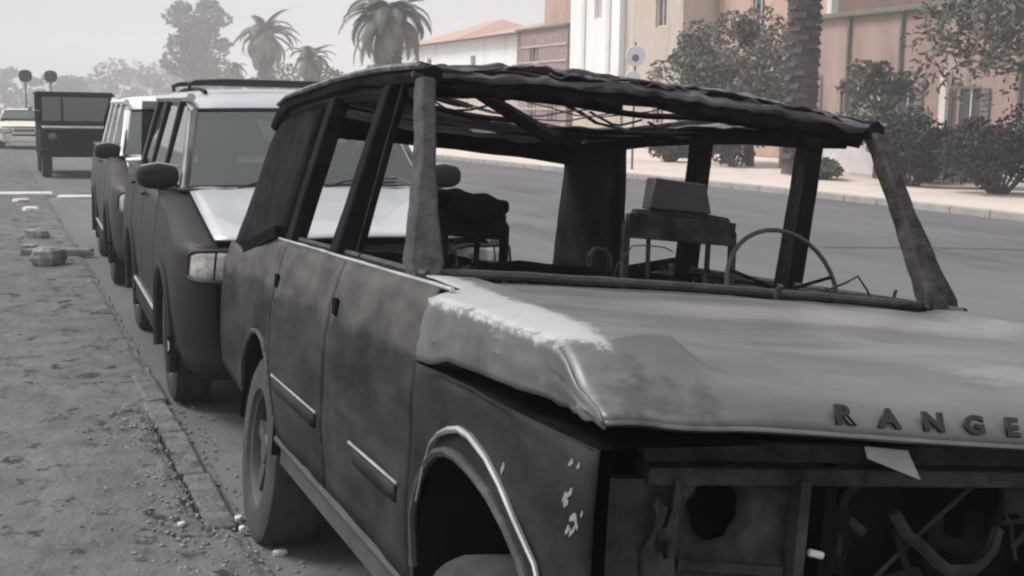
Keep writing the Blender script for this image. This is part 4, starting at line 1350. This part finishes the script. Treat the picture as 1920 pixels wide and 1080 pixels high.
CG = 'cars parked along the kerb'
suv('parked_car', 'silver off-road car with darkened sides and roof rails, directly behind the burnt car', CG, (.845, 6.42, 0),
    dict(gi=.095, rz=-.030, W=1.86, L=4.45, H=1.785, fa=.82, ra=3.30, R=.365, cowl=(1.28, 1.155), wtop=(1.86, 1.63), zf=.965, roof_end=4.15, doors=(1.42, 2.38, 3.30), side='shaded_dirty', top='silver',
         bonm='silver', clad=True, rails=True, lamp=(.060, .42, .785, .935), ti=.19, mx=-.035, mz=.085, mirtop=True, apillar='dull_trim', bump='cladding'))
suv('parked_car', 'pale-roofed dusty brown car between the silver one and the burnt open-topped one', CG, (.96, 11.45, 0),
    dict(gi=.085, rz=-.028, W=1.80, L=4.5, H=1.76, fa=.82, ra=3.20, R=.36, cowl=(1.15, 1.16), wtop=(1.75, 1.60), zf=.95, roof_end=4.15, doors=(1.36, 2.30, 3.20), side='taupe', top='white',
         bonm='white', clad=True, lamp=(.10, .42, .72, .90), ti=.17, mx=-.04, mz=.06, mirtop=True, apillar='white', bump='cladding', pillar='white'))
suv('parked_car', 'cream white car with a dark grille, farthest in the row', CG, (.25, 49.0, 0),
    dict(W=1.75, L=4.4, H=1.45, fa=.80, ra=3.30, R=.31, cowl=(1.15, .98), wtop=(1.85, 1.38), zf=.80, roof_end=3.7, doors=(1.40, 2.30, 3.15), side='cream', top='cream',
         bonm='cream', lamp=(.10, .48, .60, .72), ti=.22, mirror='cream', apillar='cream', pillar='cream'))

# boxy burnt 4x4 farther up the street
jp = thing('burnt_jeep', 'blackened boxy four-wheel-drive with upright flat windscreen, up the street', 'car', (1.02, 30.2, 0), 0, CG)
Wj = 1.66
mb = MB()
mb.box((Wj / 2, .50, .88), (Wj * .78, 1.0, .42)); mb.box((.13, .52, .86), (.24, 1.05, .40)); mb.box((Wj - .13, .52, .86), (.24, 1.05, .40))
mb.box((Wj / 2, 2.4, .82), (Wj - .04, 2.8, .78))
part('body', mb, 'char', jp, bevel=.03)
mb = MB().box((Wj / 2, .45, 1.13), (Wj * .92, 1.1, .05))
part('bonnet', mb, 'rim', jp, bevel=.02)
mb = MB()
for x in (.06, Wj - .06):
    mb.box((x, 1.10, 1.52), (.07, .06, .70))
mb.box((Wj / 2, 1.10, 1.22), (Wj - .02, .08, .09)); mb.box((Wj / 2, 1.10, 1.86), (Wj + .08, .07, .07)); mb.box((Wj * .32, 1.10, 1.5), (.05, .05, .6))
part('windscreen_frame', mb, 'char_dark', jp, bevel=.01)
mb = MB().box((Wj / 2, 1.12, 1.54), (Wj - .18, .012, .60), Matrix.Rotation(-.1, 3, 'X'))
part('windscreen', mb, 'glass_dark', jp)
mb = MB().box((Wj / 2, 2.42, 1.90), (Wj + .02, 2.70, .07))
part('roof', mb, 'char', jp, bevel=.03)
mb = MB()
for x in (.04, Wj - .04):
    for y_ in (2.0, 2.9, 3.72):
        mb.box((x, y_, 1.54), (.05, .07, .68))
mb.box((Wj / 2, 3.74, 1.40), (Wj - .1, .04, .40))
part('cab_frame', mb, 'char', jp)
mb = MB().box((Wj / 2, -.08, .56), (Wj + .02, .13, .17))
part('front_bumper', mb, 'char', jp, bevel=.02)
mb = MB()
for i in range(7):
    mb.box((Wj / 2 - .27 + i * .09, -.015, .86), (.03, .02, .28))
part('grille', mb, 'char_dark', jp)
for x in (.26, Wj - .26):
    mb = MB().lathe([(.001, -.03), (.07, -.02), (.09, .0)], (x, -.02, .93), 1, 18)
    part('headlamp', mb, 'dull_trim', jp)
for (x, s_) in ((.14, -1), (Wj - .14, 1)):
    for y_ in (.55, 3.0):
        wheel(jp, x, y_, .37, .37, .22, 'tyre', 'rim_dark', s_)
mb = MB().lathe([(.001, -.02), (.05, -.015), (.06, .0)], (-.16, 1.0, 1.55), 1, 16)
mb.box((-.05, 1.04, 1.5), (.18, .02, .02))
part('wing_mirror', mb, 'rim', jp)

# ------------------------------------------------------------------ vegetation
def leafcloud(mb, blobs, n, size, rnd, flat=.8):
    for i in range(n):
        c, r = blobs[rnd.randrange(len(blobs))]
        while True:
            d = Vector((rnd.uniform(-1, 1), rnd.uniform(-1, 1), rnd.uniform(-1, 1)))
            if .25 < d.length < 1:
                break
        d = d.normalized() * (d.length ** .45)
        p = Vector((c[0] + d.x * r[0], c[1] + d.y * r[1], c[2] + d.z * r[2]))
        s = size * rnd.uniform(.5, 1.3)
        a = Vector((rnd.gauss(0, 1), rnd.gauss(0, 1), rnd.gauss(0, 1) * flat)).normalized()
        b = a.cross(Vector((rnd.gauss(0, 1), rnd.gauss(0, 1), rnd.gauss(0, 1)))).normalized()
        mb.add([p - a * s, p + b * s * .42, p + a * s, p - b * s * .42], [(0, 1, 2, 3)])

def tree(name, label, cat, base, h, crown_r, m, seed, n=2600, leaf=.14, trunk_r=.14, nblob=16, fork=.35, group=None, low=.35, trunkm='bark', lean=0.0):
    rnd = random.Random(seed)
    e = thing(name, label, cat, base, 0, group)
    tr = MB()
    tr.tube([(0, 0, 0), (lean * .3, .03, h * fork * .5), (lean, 0, h * fork)], [trunk_r * 1.25, trunk_r, trunk_r * .85], 9)
    blobs = []
    for k in range(nblob):
        a = rnd.uniform(0, 2 * PI); rr = crown_r * math.sqrt(rnd.random()) * .82
        z = h * (low + (1 - low) * rnd.random()) * (1 - .25 * (rr / crown_r) ** 2)
        c = (rr * math.cos(a), rr * math.sin(a), min(z, h * .93))
        s = crown_r * rnd.uniform(.20, .42)
        blobs.append((c, (s, s, s * rnd.uniform(.5, .85))))
        if k % 2 == 0:
            mid = Vector((c[0] * .45 + lean * .6, c[1] * .45, h * fork + (c[2] - h * fork) * .45 + .1))
            tr.tube([(lean, 0, h * fork * .95), mid, c], [trunk_r * .55, trunk_r * .32, trunk_r * .10], 6)
    part('trunk', tr, trunkm, e)
    cr = MB(); leafcloud(cr, blobs, n, leaf, rnd)
    part('crown', cr, m, e, smooth=False)
    return e

def shrub(label, base, rx, ry, h, m, seed, n=2600, leaf=.09, group='dark shrubs across the road'):
    rnd = random.Random(seed)
    e = thing('shrub', label, 'shrub', base, 0, group)
    st = MB()
    blobs = []
    for k in range(14):
        a = rnd.uniform(0, 2 * PI); q = math.sqrt(rnd.random()) * .7
        c = (rx * q * math.cos(a), ry * q * math.sin(a), h * rnd.uniform(.30, .78))
        blobs.append((c, (rx * rnd.uniform(.3, .5), ry * rnd.uniform(.3, .5), h * rnd.uniform(.18, .32))))
        st.tube([(c[0] * .2, c[1] * .2, 0), (c[0] * .7, c[1] * .7, c[2] * .6), c], [.04, .025, .01], 5)
    part('stem', st, 'bark', e)
    cr = MB(); leafcloud(cr, blobs, n, leaf, rnd)
    part('foliage', cr, m, e, smooth=False)
    return e

def palm(label, base, h, fl, m, seed, tr_r=.3, nf=34, skirt=True, trunkm='palm_bark', group='palm trees across the road', leaf_w=.05):
    rnd = random.Random(seed)
    e = thing('palm_tree', label, 'palm tree', base, 0, group)
    tr = MB()
    nseg = 18
    tr.tube([(.06 * math.sin(i * .4), .05 * math.cos(i * .5), h * i / nseg) for i in range(nseg + 1)], [tr_r * (1.15 if i == 0 else 1 + .06 * (-1) ** i) for i in range(nseg + 1)], 12)
    # old leaf bases in a spiral
    k = 0
    z = .3
    while z < h:
        a = k * 2.4
        c = Vector((math.cos(a) * tr_r, math.sin(a) * tr_r, z))
        rt = Matrix.Rotation(a, 3, 'Z') @ Matrix.Rotation(-.6, 3, 'Y')
        tr.box(c, (.10 * tr_r / .3, .22 * tr_r / .3, .16), rt)
        z += h / 150 if h > 4 else h / 60
        k += 1
    part('trunk', tr, trunkm, e)
    cr = MB()
    for i in range(nf):
        a = i * 2.399 + rnd.uniform(-.2, .2)
        up = interp([(0, 1.25), (.5, .55), (1, -.75)], i / nf)
        L = fl * rnd.uniform(.70, 1.12)
        up += rnd.gauss(0, .16)
        d = Vector((math.cos(a), math.sin(a), 0))
        bend = rnd.uniform(.8, 1.7)
        pts = []
        ns = 13
        p = Vector((0, 0, h)); ang = up
        for s_ in range(ns):
            pts.append(p.copy())
            p = p + (d * math.cos(ang) + Vector((0, 0, 1)) * math.sin(ang)) * (L / ns)
            ang -= (.13 + .05 * s_ / ns) * bend
        cr.tube(pts, [.03 * (1 - .8 * q / ns) for q in range(ns)], 4)
        sidev = Vector((-d.y, d.x, 0))
        for s_ in range(1, ns - 1):
            t = (pts[s_ + 1] - pts[s_]).normalized()
            for sg in (-1, 1):
                for w_ in (0, .5):
                    q0 = pts[s_].lerp(pts[s_ + 1], w_)
                    ll = L * .17 * math.sin(PI * min(.98, (s_ + w_ + 1) / ns)) + .05
                    tip = q0 + (sidev * sg * .85 + t * .55 + Vector((0, 0, -.30))) .normalized() * ll
                    wv = t * leaf_w * fl / 3
                    cr.add([q0 - wv, q0 + wv, tip], [(0, 1, 2)])
    part('crown', cr, m, e, smooth=False)
    return e

G0 = .115
palm('tall palm with a thick dark trunk in front of the brown building', (20.1, 28.7, G0), 6.6, 2.6, 'leaf_palm', 3, tr_r=.37, nf=30)
palm('broad pale palm standing beside the long white wall', (20.0, 66.5, G0), 6.3, 3.6, 'leaf_grey', 4, tr_r=.60, nf=70, leaf_w=.085)
palm('double-height hazy palm between the tall conifer and the short palm', (27.0, 134.5, G0), 9.0, 4.6, 'leaf_grey', 5, tr_r=.75, nf=56, leaf_w=.10)
palm('short hazy palm left of the broad pale palm', (25.0, 106, G0), 5.6, 2.9, 'leaf_grey', 6, tr_r=.38, nf=40, leaf_w=.09)
palm('tiny distant palm right beside the tall conifer', (27.0, 152, G0), 6.1, 2.0, 'leaf_grey', 7, tr_r=.30, nf=30, leaf_w=.09)
TG = 'trees across the road'
tree('tree', 'tall hazy conifer-like tree, highest one at the far end', 'tree', (29.4, 198, G0), 18.2, 4.9, 'leaf_grey', 11, n=5200, leaf=.50, trunk_r=.5, nblob=44, group=TG, low=.25, fork=.3)
tree('tree', 'bushy grey-green tree behind the round road sign', 'tree', (22.0, 35.4, G0), 4.9, 2.3, 'leaf_olive', 12, n=9000, leaf=.10, trunk_r=.14, nblob=36, group=TG, low=.28, fork=.3)
tree('tree', 'loose leafy tree with purplish leaves left of the thick palm trunk', 'tree', (21.5, 33.2, G0), 4.4, 2.0, 'leaf_grey', 13, n=4200, leaf=.10, trunk_r=.12, nblob=20, group=TG, low=.22, fork=.25)
tree('tree', 'low forked tree just right of the thick palm trunk', 'tree', (21.0, 26.4, G0), 3.25, 1.35, 'leaf_olive', 14, n=2200, leaf=.10, trunk_r=.15, nblob=18, group=TG, low=.45, fork=.42)
tree('tree', 'large spreading olive-green tree at the right edge', 'tree', (20.4, 19.9, G0), 5.4, 3.1, 'leaf_olive', 15, n=9000, leaf=.10, trunk_r=.16, nblob=44, group=TG, low=.42, fork=.42)
for i, (x, y, h, r, s_) in enumerate(((19.6, 93, 4.0, 2.6, 21), (20.2, 79, 3.9, 2.4, 22), (19.4, 106, 4.3, 3.0, 23), (20.4, 72.5, 3.9, 1.8, 24))):
    lab = ['low hazy tree below the double-height palm', 'low tree between the short palm and the broad pale palm', 'low hazy tree beneath the tall conifer-like tree', 'low pale tree touching the broad palm'][i]
    x, y, h, r = x * 1.35, y * 1.35, h * 1.3, r * 1.4
    tree('tree', lab, 'tree', (x, y, G0), h, r, 'leaf_grey', s_, n=1900, leaf=.26, trunk_r=.14, nblob=16, group=TG, low=.2, fork=.25)
far = [(8, 170, 5.2, 4.5), (17, 185, 7.5, 5), (13, 205, 6.0, 5.5), (26, 215, 8.0, 7), (2, 190, 6.0, 4.5), (-6, 160, 6.0, 4), (32, 205, 8.0, 7), (22, 165, 5.6, 4.5)]
farl = ['faint tree above the boxy burnt car', 'faint rounded tree, taller of the two over the burnt boxy car', 'faint broad tree in the haze at mid street', 'faintest wide tree far right in the haze',
        'faint small tree next to the lamp posts', 'faint tree at the left edge of the view', 'faint large tree behind the conifer', 'faint low tree left of the conifer']
for (x, y, h, r), s_, lb in zip(far, range(40, 60), farl):
    x, y, h, r = x * 1.7, y * 1.7, h * 1.55, r * 1.6
    tree('tree', lb, 'tree', (x, y, -.02), h, r, 'leaf_grey', s_, n=1100, leaf=.8, trunk_r=.3, nblob=18, group='faint trees at the end of the street', low=.2, fork=.25)
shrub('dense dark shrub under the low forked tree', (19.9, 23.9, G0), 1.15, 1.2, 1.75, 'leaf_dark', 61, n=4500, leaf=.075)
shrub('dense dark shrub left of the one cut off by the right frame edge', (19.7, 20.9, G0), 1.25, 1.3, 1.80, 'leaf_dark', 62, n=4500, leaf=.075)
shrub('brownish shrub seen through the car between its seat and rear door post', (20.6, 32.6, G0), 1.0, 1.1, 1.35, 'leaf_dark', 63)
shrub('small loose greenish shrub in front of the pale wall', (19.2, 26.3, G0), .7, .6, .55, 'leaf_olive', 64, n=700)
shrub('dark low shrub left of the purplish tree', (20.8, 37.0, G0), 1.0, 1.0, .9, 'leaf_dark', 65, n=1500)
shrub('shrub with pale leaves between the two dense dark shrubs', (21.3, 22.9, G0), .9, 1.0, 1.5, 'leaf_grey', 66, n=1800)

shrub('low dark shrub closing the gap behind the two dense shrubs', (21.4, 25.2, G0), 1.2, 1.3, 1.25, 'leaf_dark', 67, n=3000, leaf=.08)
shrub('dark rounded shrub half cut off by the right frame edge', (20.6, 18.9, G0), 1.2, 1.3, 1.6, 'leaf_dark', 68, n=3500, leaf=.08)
# ------------------------------------------------------------------ buildings
def facade(e, name, m, x0, y0, y1, z0, z1, wins, depth=8, winm='window', frame='stone_trim'):
    """front wall facing -x at x0 with real openings; solid sides behind"""
    ysn = sorted({y0, y1} | {a for w_ in wins for a in (w_[0], w_[1])})
    zs = sorted({z0, z1} | {a for w_ in wins for a in (w_[2], w_[3])})
    mb = MB()
    for a, b in zip(ysn, ysn[1:]):
        for c, d in zip(zs, zs[1:]):
            my, mz = (a + b) / 2, (c + d) / 2
            if any(w_[0] < my < w_[1] and w_[2] < mz < w_[3] for w_ in wins):
                continue
            mb.add([(x0, a, c), (x0, b, c), (x0, b, d), (x0, a, d)], [(0, 1, 2, 3)])
    for w_ in wins:
        a, b, c, d = w_[:4]
        X = x0 + .18
        for q in (((x0, a, c), (X, a, c), (X, a, d), (x0, a, d)), ((x0, b, c), (X, b, c), (X, b, d), (x0, b, d)),
                  ((x0, a, c), (x0, b, c), (X, b, c), (X, a, c)), ((x0, a, d), (x0, b, d), (X, b, d), (X, a, d))):
            mb.add(q, [(0, 1, 2, 3)])
    X1 = x0 + depth
    mb.add([(x0, y0, z0), (X1, y0, z0), (X1, y0, z1), (x0, y0, z1)], [(0, 1, 2, 3)])
    mb.add([(x0, y1, z0), (X1, y1, z0), (X1, y1, z1), (x0, y1, z1)], [(0, 1, 2, 3)])
    mb.add([(X1, y0, z0), (X1, y1, z0), (X1, y1, z1), (X1, y0, z1)], [(0, 1, 2, 3)])
    mb.add([(x0, y0, z1), (X1, y0, z1), (X1, y1, z1), (x0, y1, z1)], [(0, 1, 2, 3)])
    wl = part(name, mb, m, e, smooth=False)
    for w_ in wins:
        a, b, c, d = w_[:4]
        fm = MB()
        t = .07
        fm.box((x0 + .14, (a + b) / 2, d - t / 2), (.06, b - a, t)); fm.box((x0 + .14, (a + b) / 2, c + t / 2), (.06, b - a, t))
        fm.box((x0 + .14, a + t / 2, (c + d) / 2), (.06, t, d - c - 2 * t)); fm.box((x0 + .14, b - t / 2, (c + d) / 2), (.06, t, d - c - 2 * t))
        fm.box((x0 + .14, (a + b) / 2, (c + d) / 2), (.04, .05, d - c - 2 * t))
        wi = part('window', fm, w_[4] if len(w_) > 4 else frame, e, smooth=False)
        gm = MB().add([(x0 + .16, a, c), (x0 + .16, b, c), (x0 + .16, b, d), (x0 + .16, a, d)], [(0, 1, 2, 3)])
        part('pane', gm, winm, wi, smooth=False)
    return wl

# brown-pink building behind the palm
b = thing('building', 'low brown-pink building with flat coping and pale pilasters, at right', 'building', (28, 30, 0))
def rel(f):
    return f
wins = [(-3.2, -2.2, 1.0, 2.6), (.6, 1.8, 1.0, 2.7), (3.6, 4.7, 1.0, 2.7), (6.6, 7.6, 1.2, 2.7), (-6.4, -5.4, 1.0, 2.6), (-9.6, -8.6, 1.0, 2.6)]
facade(b, 'wall', 'brown_wall', 0, -12.5, 9.6, 0, 5.15, wins, depth=9)
for yy in (-10.2, -4.3, 1.0 - 3.1 + 4.2, 5.2, 8.9):
    mb = MB().box((-.12, yy, 1.6), (.22, .30, 3.2))
    part('pilaster', mb, 'stone_trim', b, bevel=.02)
mb = MB().box((4.5, -1.45, 5.24), (9.5, 22.5, .18))
part('coping', mb, 'cornice', b, bevel=.03)
for yy in (-7.5, -1.0, 4.4, 7.2):
    part('drainpipe', MB().tube([(-.08, yy, .2), (-.08, yy, 5.1)], .07, 8), 'cornice', b)
for yy, zz in ((-3.4, 1.0), (-2.0, 1.0), (.4, 1.0), (2.0, 1.0), (3.4, 1.0), (4.9, 1.0)):
    mb = MB().box((-.05, yy, zz + .82), (.05, .36, 1.6))
    for q in range(9):
        mb.box((-.09, yy, zz + .12 + q * .17), (.03, .32, .05), Matrix.Rotation(.5, 3, 'Y'))
    part('shutter', mb, 'cornice', b)
# low garden wall in front of it
gw = thing('garden_wall', 'low pale garden wall with dark coping behind the dense shrubs', 'wall', (22.8, 22.5, G0))
part('wall', MB().box((0, .4, .62), (.22, 6.6, 1.24)), 'stone_trim', gw, bevel=.01)
part('coping', MB().box((0, .4, 1.28), (.34, 6.7, .07)), 'cornice', gw, bevel=.01)
gw2 = thing('garden_wall', 'bright pale garden wall seen through the windscreen opening', 'wall', (22.4, 29.6, G0))
part('wall', MB().box((0, 0, .70), (.22, 6.5, 1.4)), 'concrete', gw2, bevel=.01)
# pink taller building
b = thing('building', 'tall salmon pink building with narrow dark windows behind the trees', 'building', (30, 43.3, 0))
facade(b, 'wall', 'pink_wall', 0, -2.2, 6.0, 0, 8.5, [(-.3, .45, 4.6, 6.9), (2.4, 3.3, 4.6, 6.9), (-.3, .45, 1.2, 3.0), (2.4, 3.3, 1.2, 3.0)], depth=9)
part('corner_strip', MB().box((-.06, -2.3, 4.2), (.3, .28, 8.4)), 'stone_trim', b)
# beige block
b = thing('building', 'beige block between the white gable wall and the pink building', 'building', (28.3, 52.2, 0))
facade(b, 'wall', 'beige_wall', 0, -2.7, 2.75, 0, 8.8, [(-1.2, -.2, 5.6, 6.9), (-1.2, -.2, 1.2, 3.0)], depth=9)
# white gable wall
b = thing('building', 'bright white tall house front with faint vertical panels', 'building', (28, 58.0, 0))
facade(b, 'wall', 'white_wall', 0, -3.0, 2.6, 3.0, 9.5, [(-1.0, -.2, 6.3, 7.6, 'white_wall')], depth=8, winm='beige_wall')
part('ground_storey', MB().box((4.2, -.2, 1.5), (8.0, 5.4, 2.99)), 'beige_wall', b)
for yy in (-1.9, .9):
    part('wall_panel', MB().box((-.04, yy, 6.2), (.08, .35, 5.0)), 'stone_trim', b)
# dark red panelled building
b = thing('building', 'dark reddish banded building between two white fronts', 'building', (28, 64.3, 0))
facade(b, 'wall', 'brick', 0, -3.4, 3.2, 0, 6.15, [(.4, 1.6, 4.3, 5.3), (-2.2, -1.0, 1.2, 2.8), (.6, 1.8, 1.2, 2.8)], depth=8)
mb = MB()
for k in range(6):
    mb.box((-.03, -.1, 1.0 + k * .85), (.06, 6.5, .10))
part('band', mb, 'beige_wall', b)
part('upper_storey', MB().box((4.8, 0, 7.4), (6.5, 6.4, 2.45)), 'pink_wall', b)
part('ledge', MB().box((4.0, -.1, 6.22), (8.4, 6.9, .12)), 'cornice', b)
# long white wall building with tiled roofs
b = thing('building', 'long white house with hipped clay-tile roofs beside the broad palm', 'building', (28, 79, 0))
facade(b, 'wall', 'white_wall', 0, -11.2, 13, 3.4, 6.05, [(4.0, 5.0, 4.2, 5.2), (-4.5, -3.6, 4.2, 5.1)], depth=9)
part('ground_storey', MB().box((4.6, .8, 1.7), (8.4, 23.6, 3.39)), 'beige_wall', b)
def hip(mb, x0, x1, y0, y1, z0, z1):
    r = (x1 - x0) / 2
    xm = (x0 + x1) / 2
    mb.add([(x0, y0, z0), (x1, y0, z0), (x1, y1, z0), (x0, y1, z0), (xm, y0 + r * .8, z1), (xm, y1 - r * .8, z1)], [(0, 1, 4), (1, 2, 5, 4), (2, 3, 5), (3, 0, 4, 5), (3, 2, 1, 0)])
part('roof', (lambda q: (hip(q, -.5, 9.5, -1.5, 9.0, 6.1, 7.9), q)[1])(MB()), 'tile', b, smooth=False)
part('roof', (lambda q: (hip(q, -.5, 9.5, -11.6, -1.6, 6.1, 7.3), q)[1])(MB()), 'tile', b, smooth=False)
part('eaves', MB().box((4.5, .8, 6.07), (10.3, 25.0, .05)), 'cornice', b)
# far end blocks
b = thing('building', 'faint low block in the haze at the left end of the street', 'building', (-14, 175, 0))
facade(b, 'wall', 'beige_wall', 0, -5, 5, 0, 4.6, [(-2, -1, 1.5, 3), (1, 2, 1.5, 3)], depth=14)
b = thing('market_stall', 'small brownish awning at the far left beyond the cream car', 'stall', (-.9, 62, 0))
mb = MB()
mb.hexa([(-1.4, -.9, 1.5), (1.5, -.9, 1.15), (1.5, 1, 1.35), (-1.4, 1, 1.75), (-1.4, -.9, 1.56), (1.5, -.9, 1.21), (1.5, 1, 1.41), (-1.4, 1, 1.81)])
part('awning', mb, 'brick', b)
for x_ in (-1.3, 1.4):
    for y_ in (-.8, .9):
        part('leg', MB().tube([(x_, y_, 0), (x_, y_, 1.3)], .03, 6), 'pole', b)

# round road sign and lamp posts
sg = thing('road_sign', 'round blue-centred white road sign with a white plate below it', 'sign', (16.6, 31.6, G0))
part('pole', MB().tube([(0, 0, 0), (0, 0, 3.5)], .035, 8), 'pole', sg)
d = part('sign_disc', MB().lathe([(.001, -.03), (.27, -.03), (.28, -.01), (.28, .0)], (0, -.03, 3.14), 1, 28), 'sign_white', sg)
part('blue_centre', MB().lathe([(.001, -.036), (.10, -.036), (.10, -.03)], (0, -.03, 3.08), 1, 20), 'sign_blue', d)
part('lower_plate', MB().lathe([(.001, -.03), (.21, -.03), (.22, -.01), (.22, 0)], (-.06, -.03, 2.52), 1, 24), 'sign_white', sg)
sg.rotation_euler = (0, 0, -.35)
for i, (x_, y_, lb) in enumerate(((1.95, 78, 'thin post with a round dark head, left of the pair'), (3.3, 78, 'thin post with a round dark head, right of the pair'))):
    lp = thing('lamp_post', lb, 'lamp post', (x_, y_, 0), 0, 'posts with round dark heads')
    part('pole', MB().tube([(0, 0, 0), (0, 0, 2.9)], .05, 7), 'pole', lp)
    q = MB(); q.add(*ellipsoid((0, 0, 3.2), (.36, .36, .34)))
    part('head', q, 'char_dark', lp)

# ------------------------------------------------------------------ haze
g = MB().box((0, 270, 14), (300, 660, 30.2))
hz = struct('haze', g, 'earth', kind='stuff', smooth=False)
hm = bpy.data.materials.new('haze_air')
hm.use_nodes = True
n, l = hm.node_tree.nodes, hm.node_tree.links
n.remove(n['Principled BSDF'])
pv = n.new('ShaderNodeVolumePrincipled')
pv.inputs['Color'].default_value = (1.0, 0.995, 1.0, 1)
pv.inputs['Density'].default_value = 0.0022
l.new(pv.outputs[0], n['Material Output'].inputs['Volume'])
hz.data.materials.clear(); hz.data.materials.append(hm)
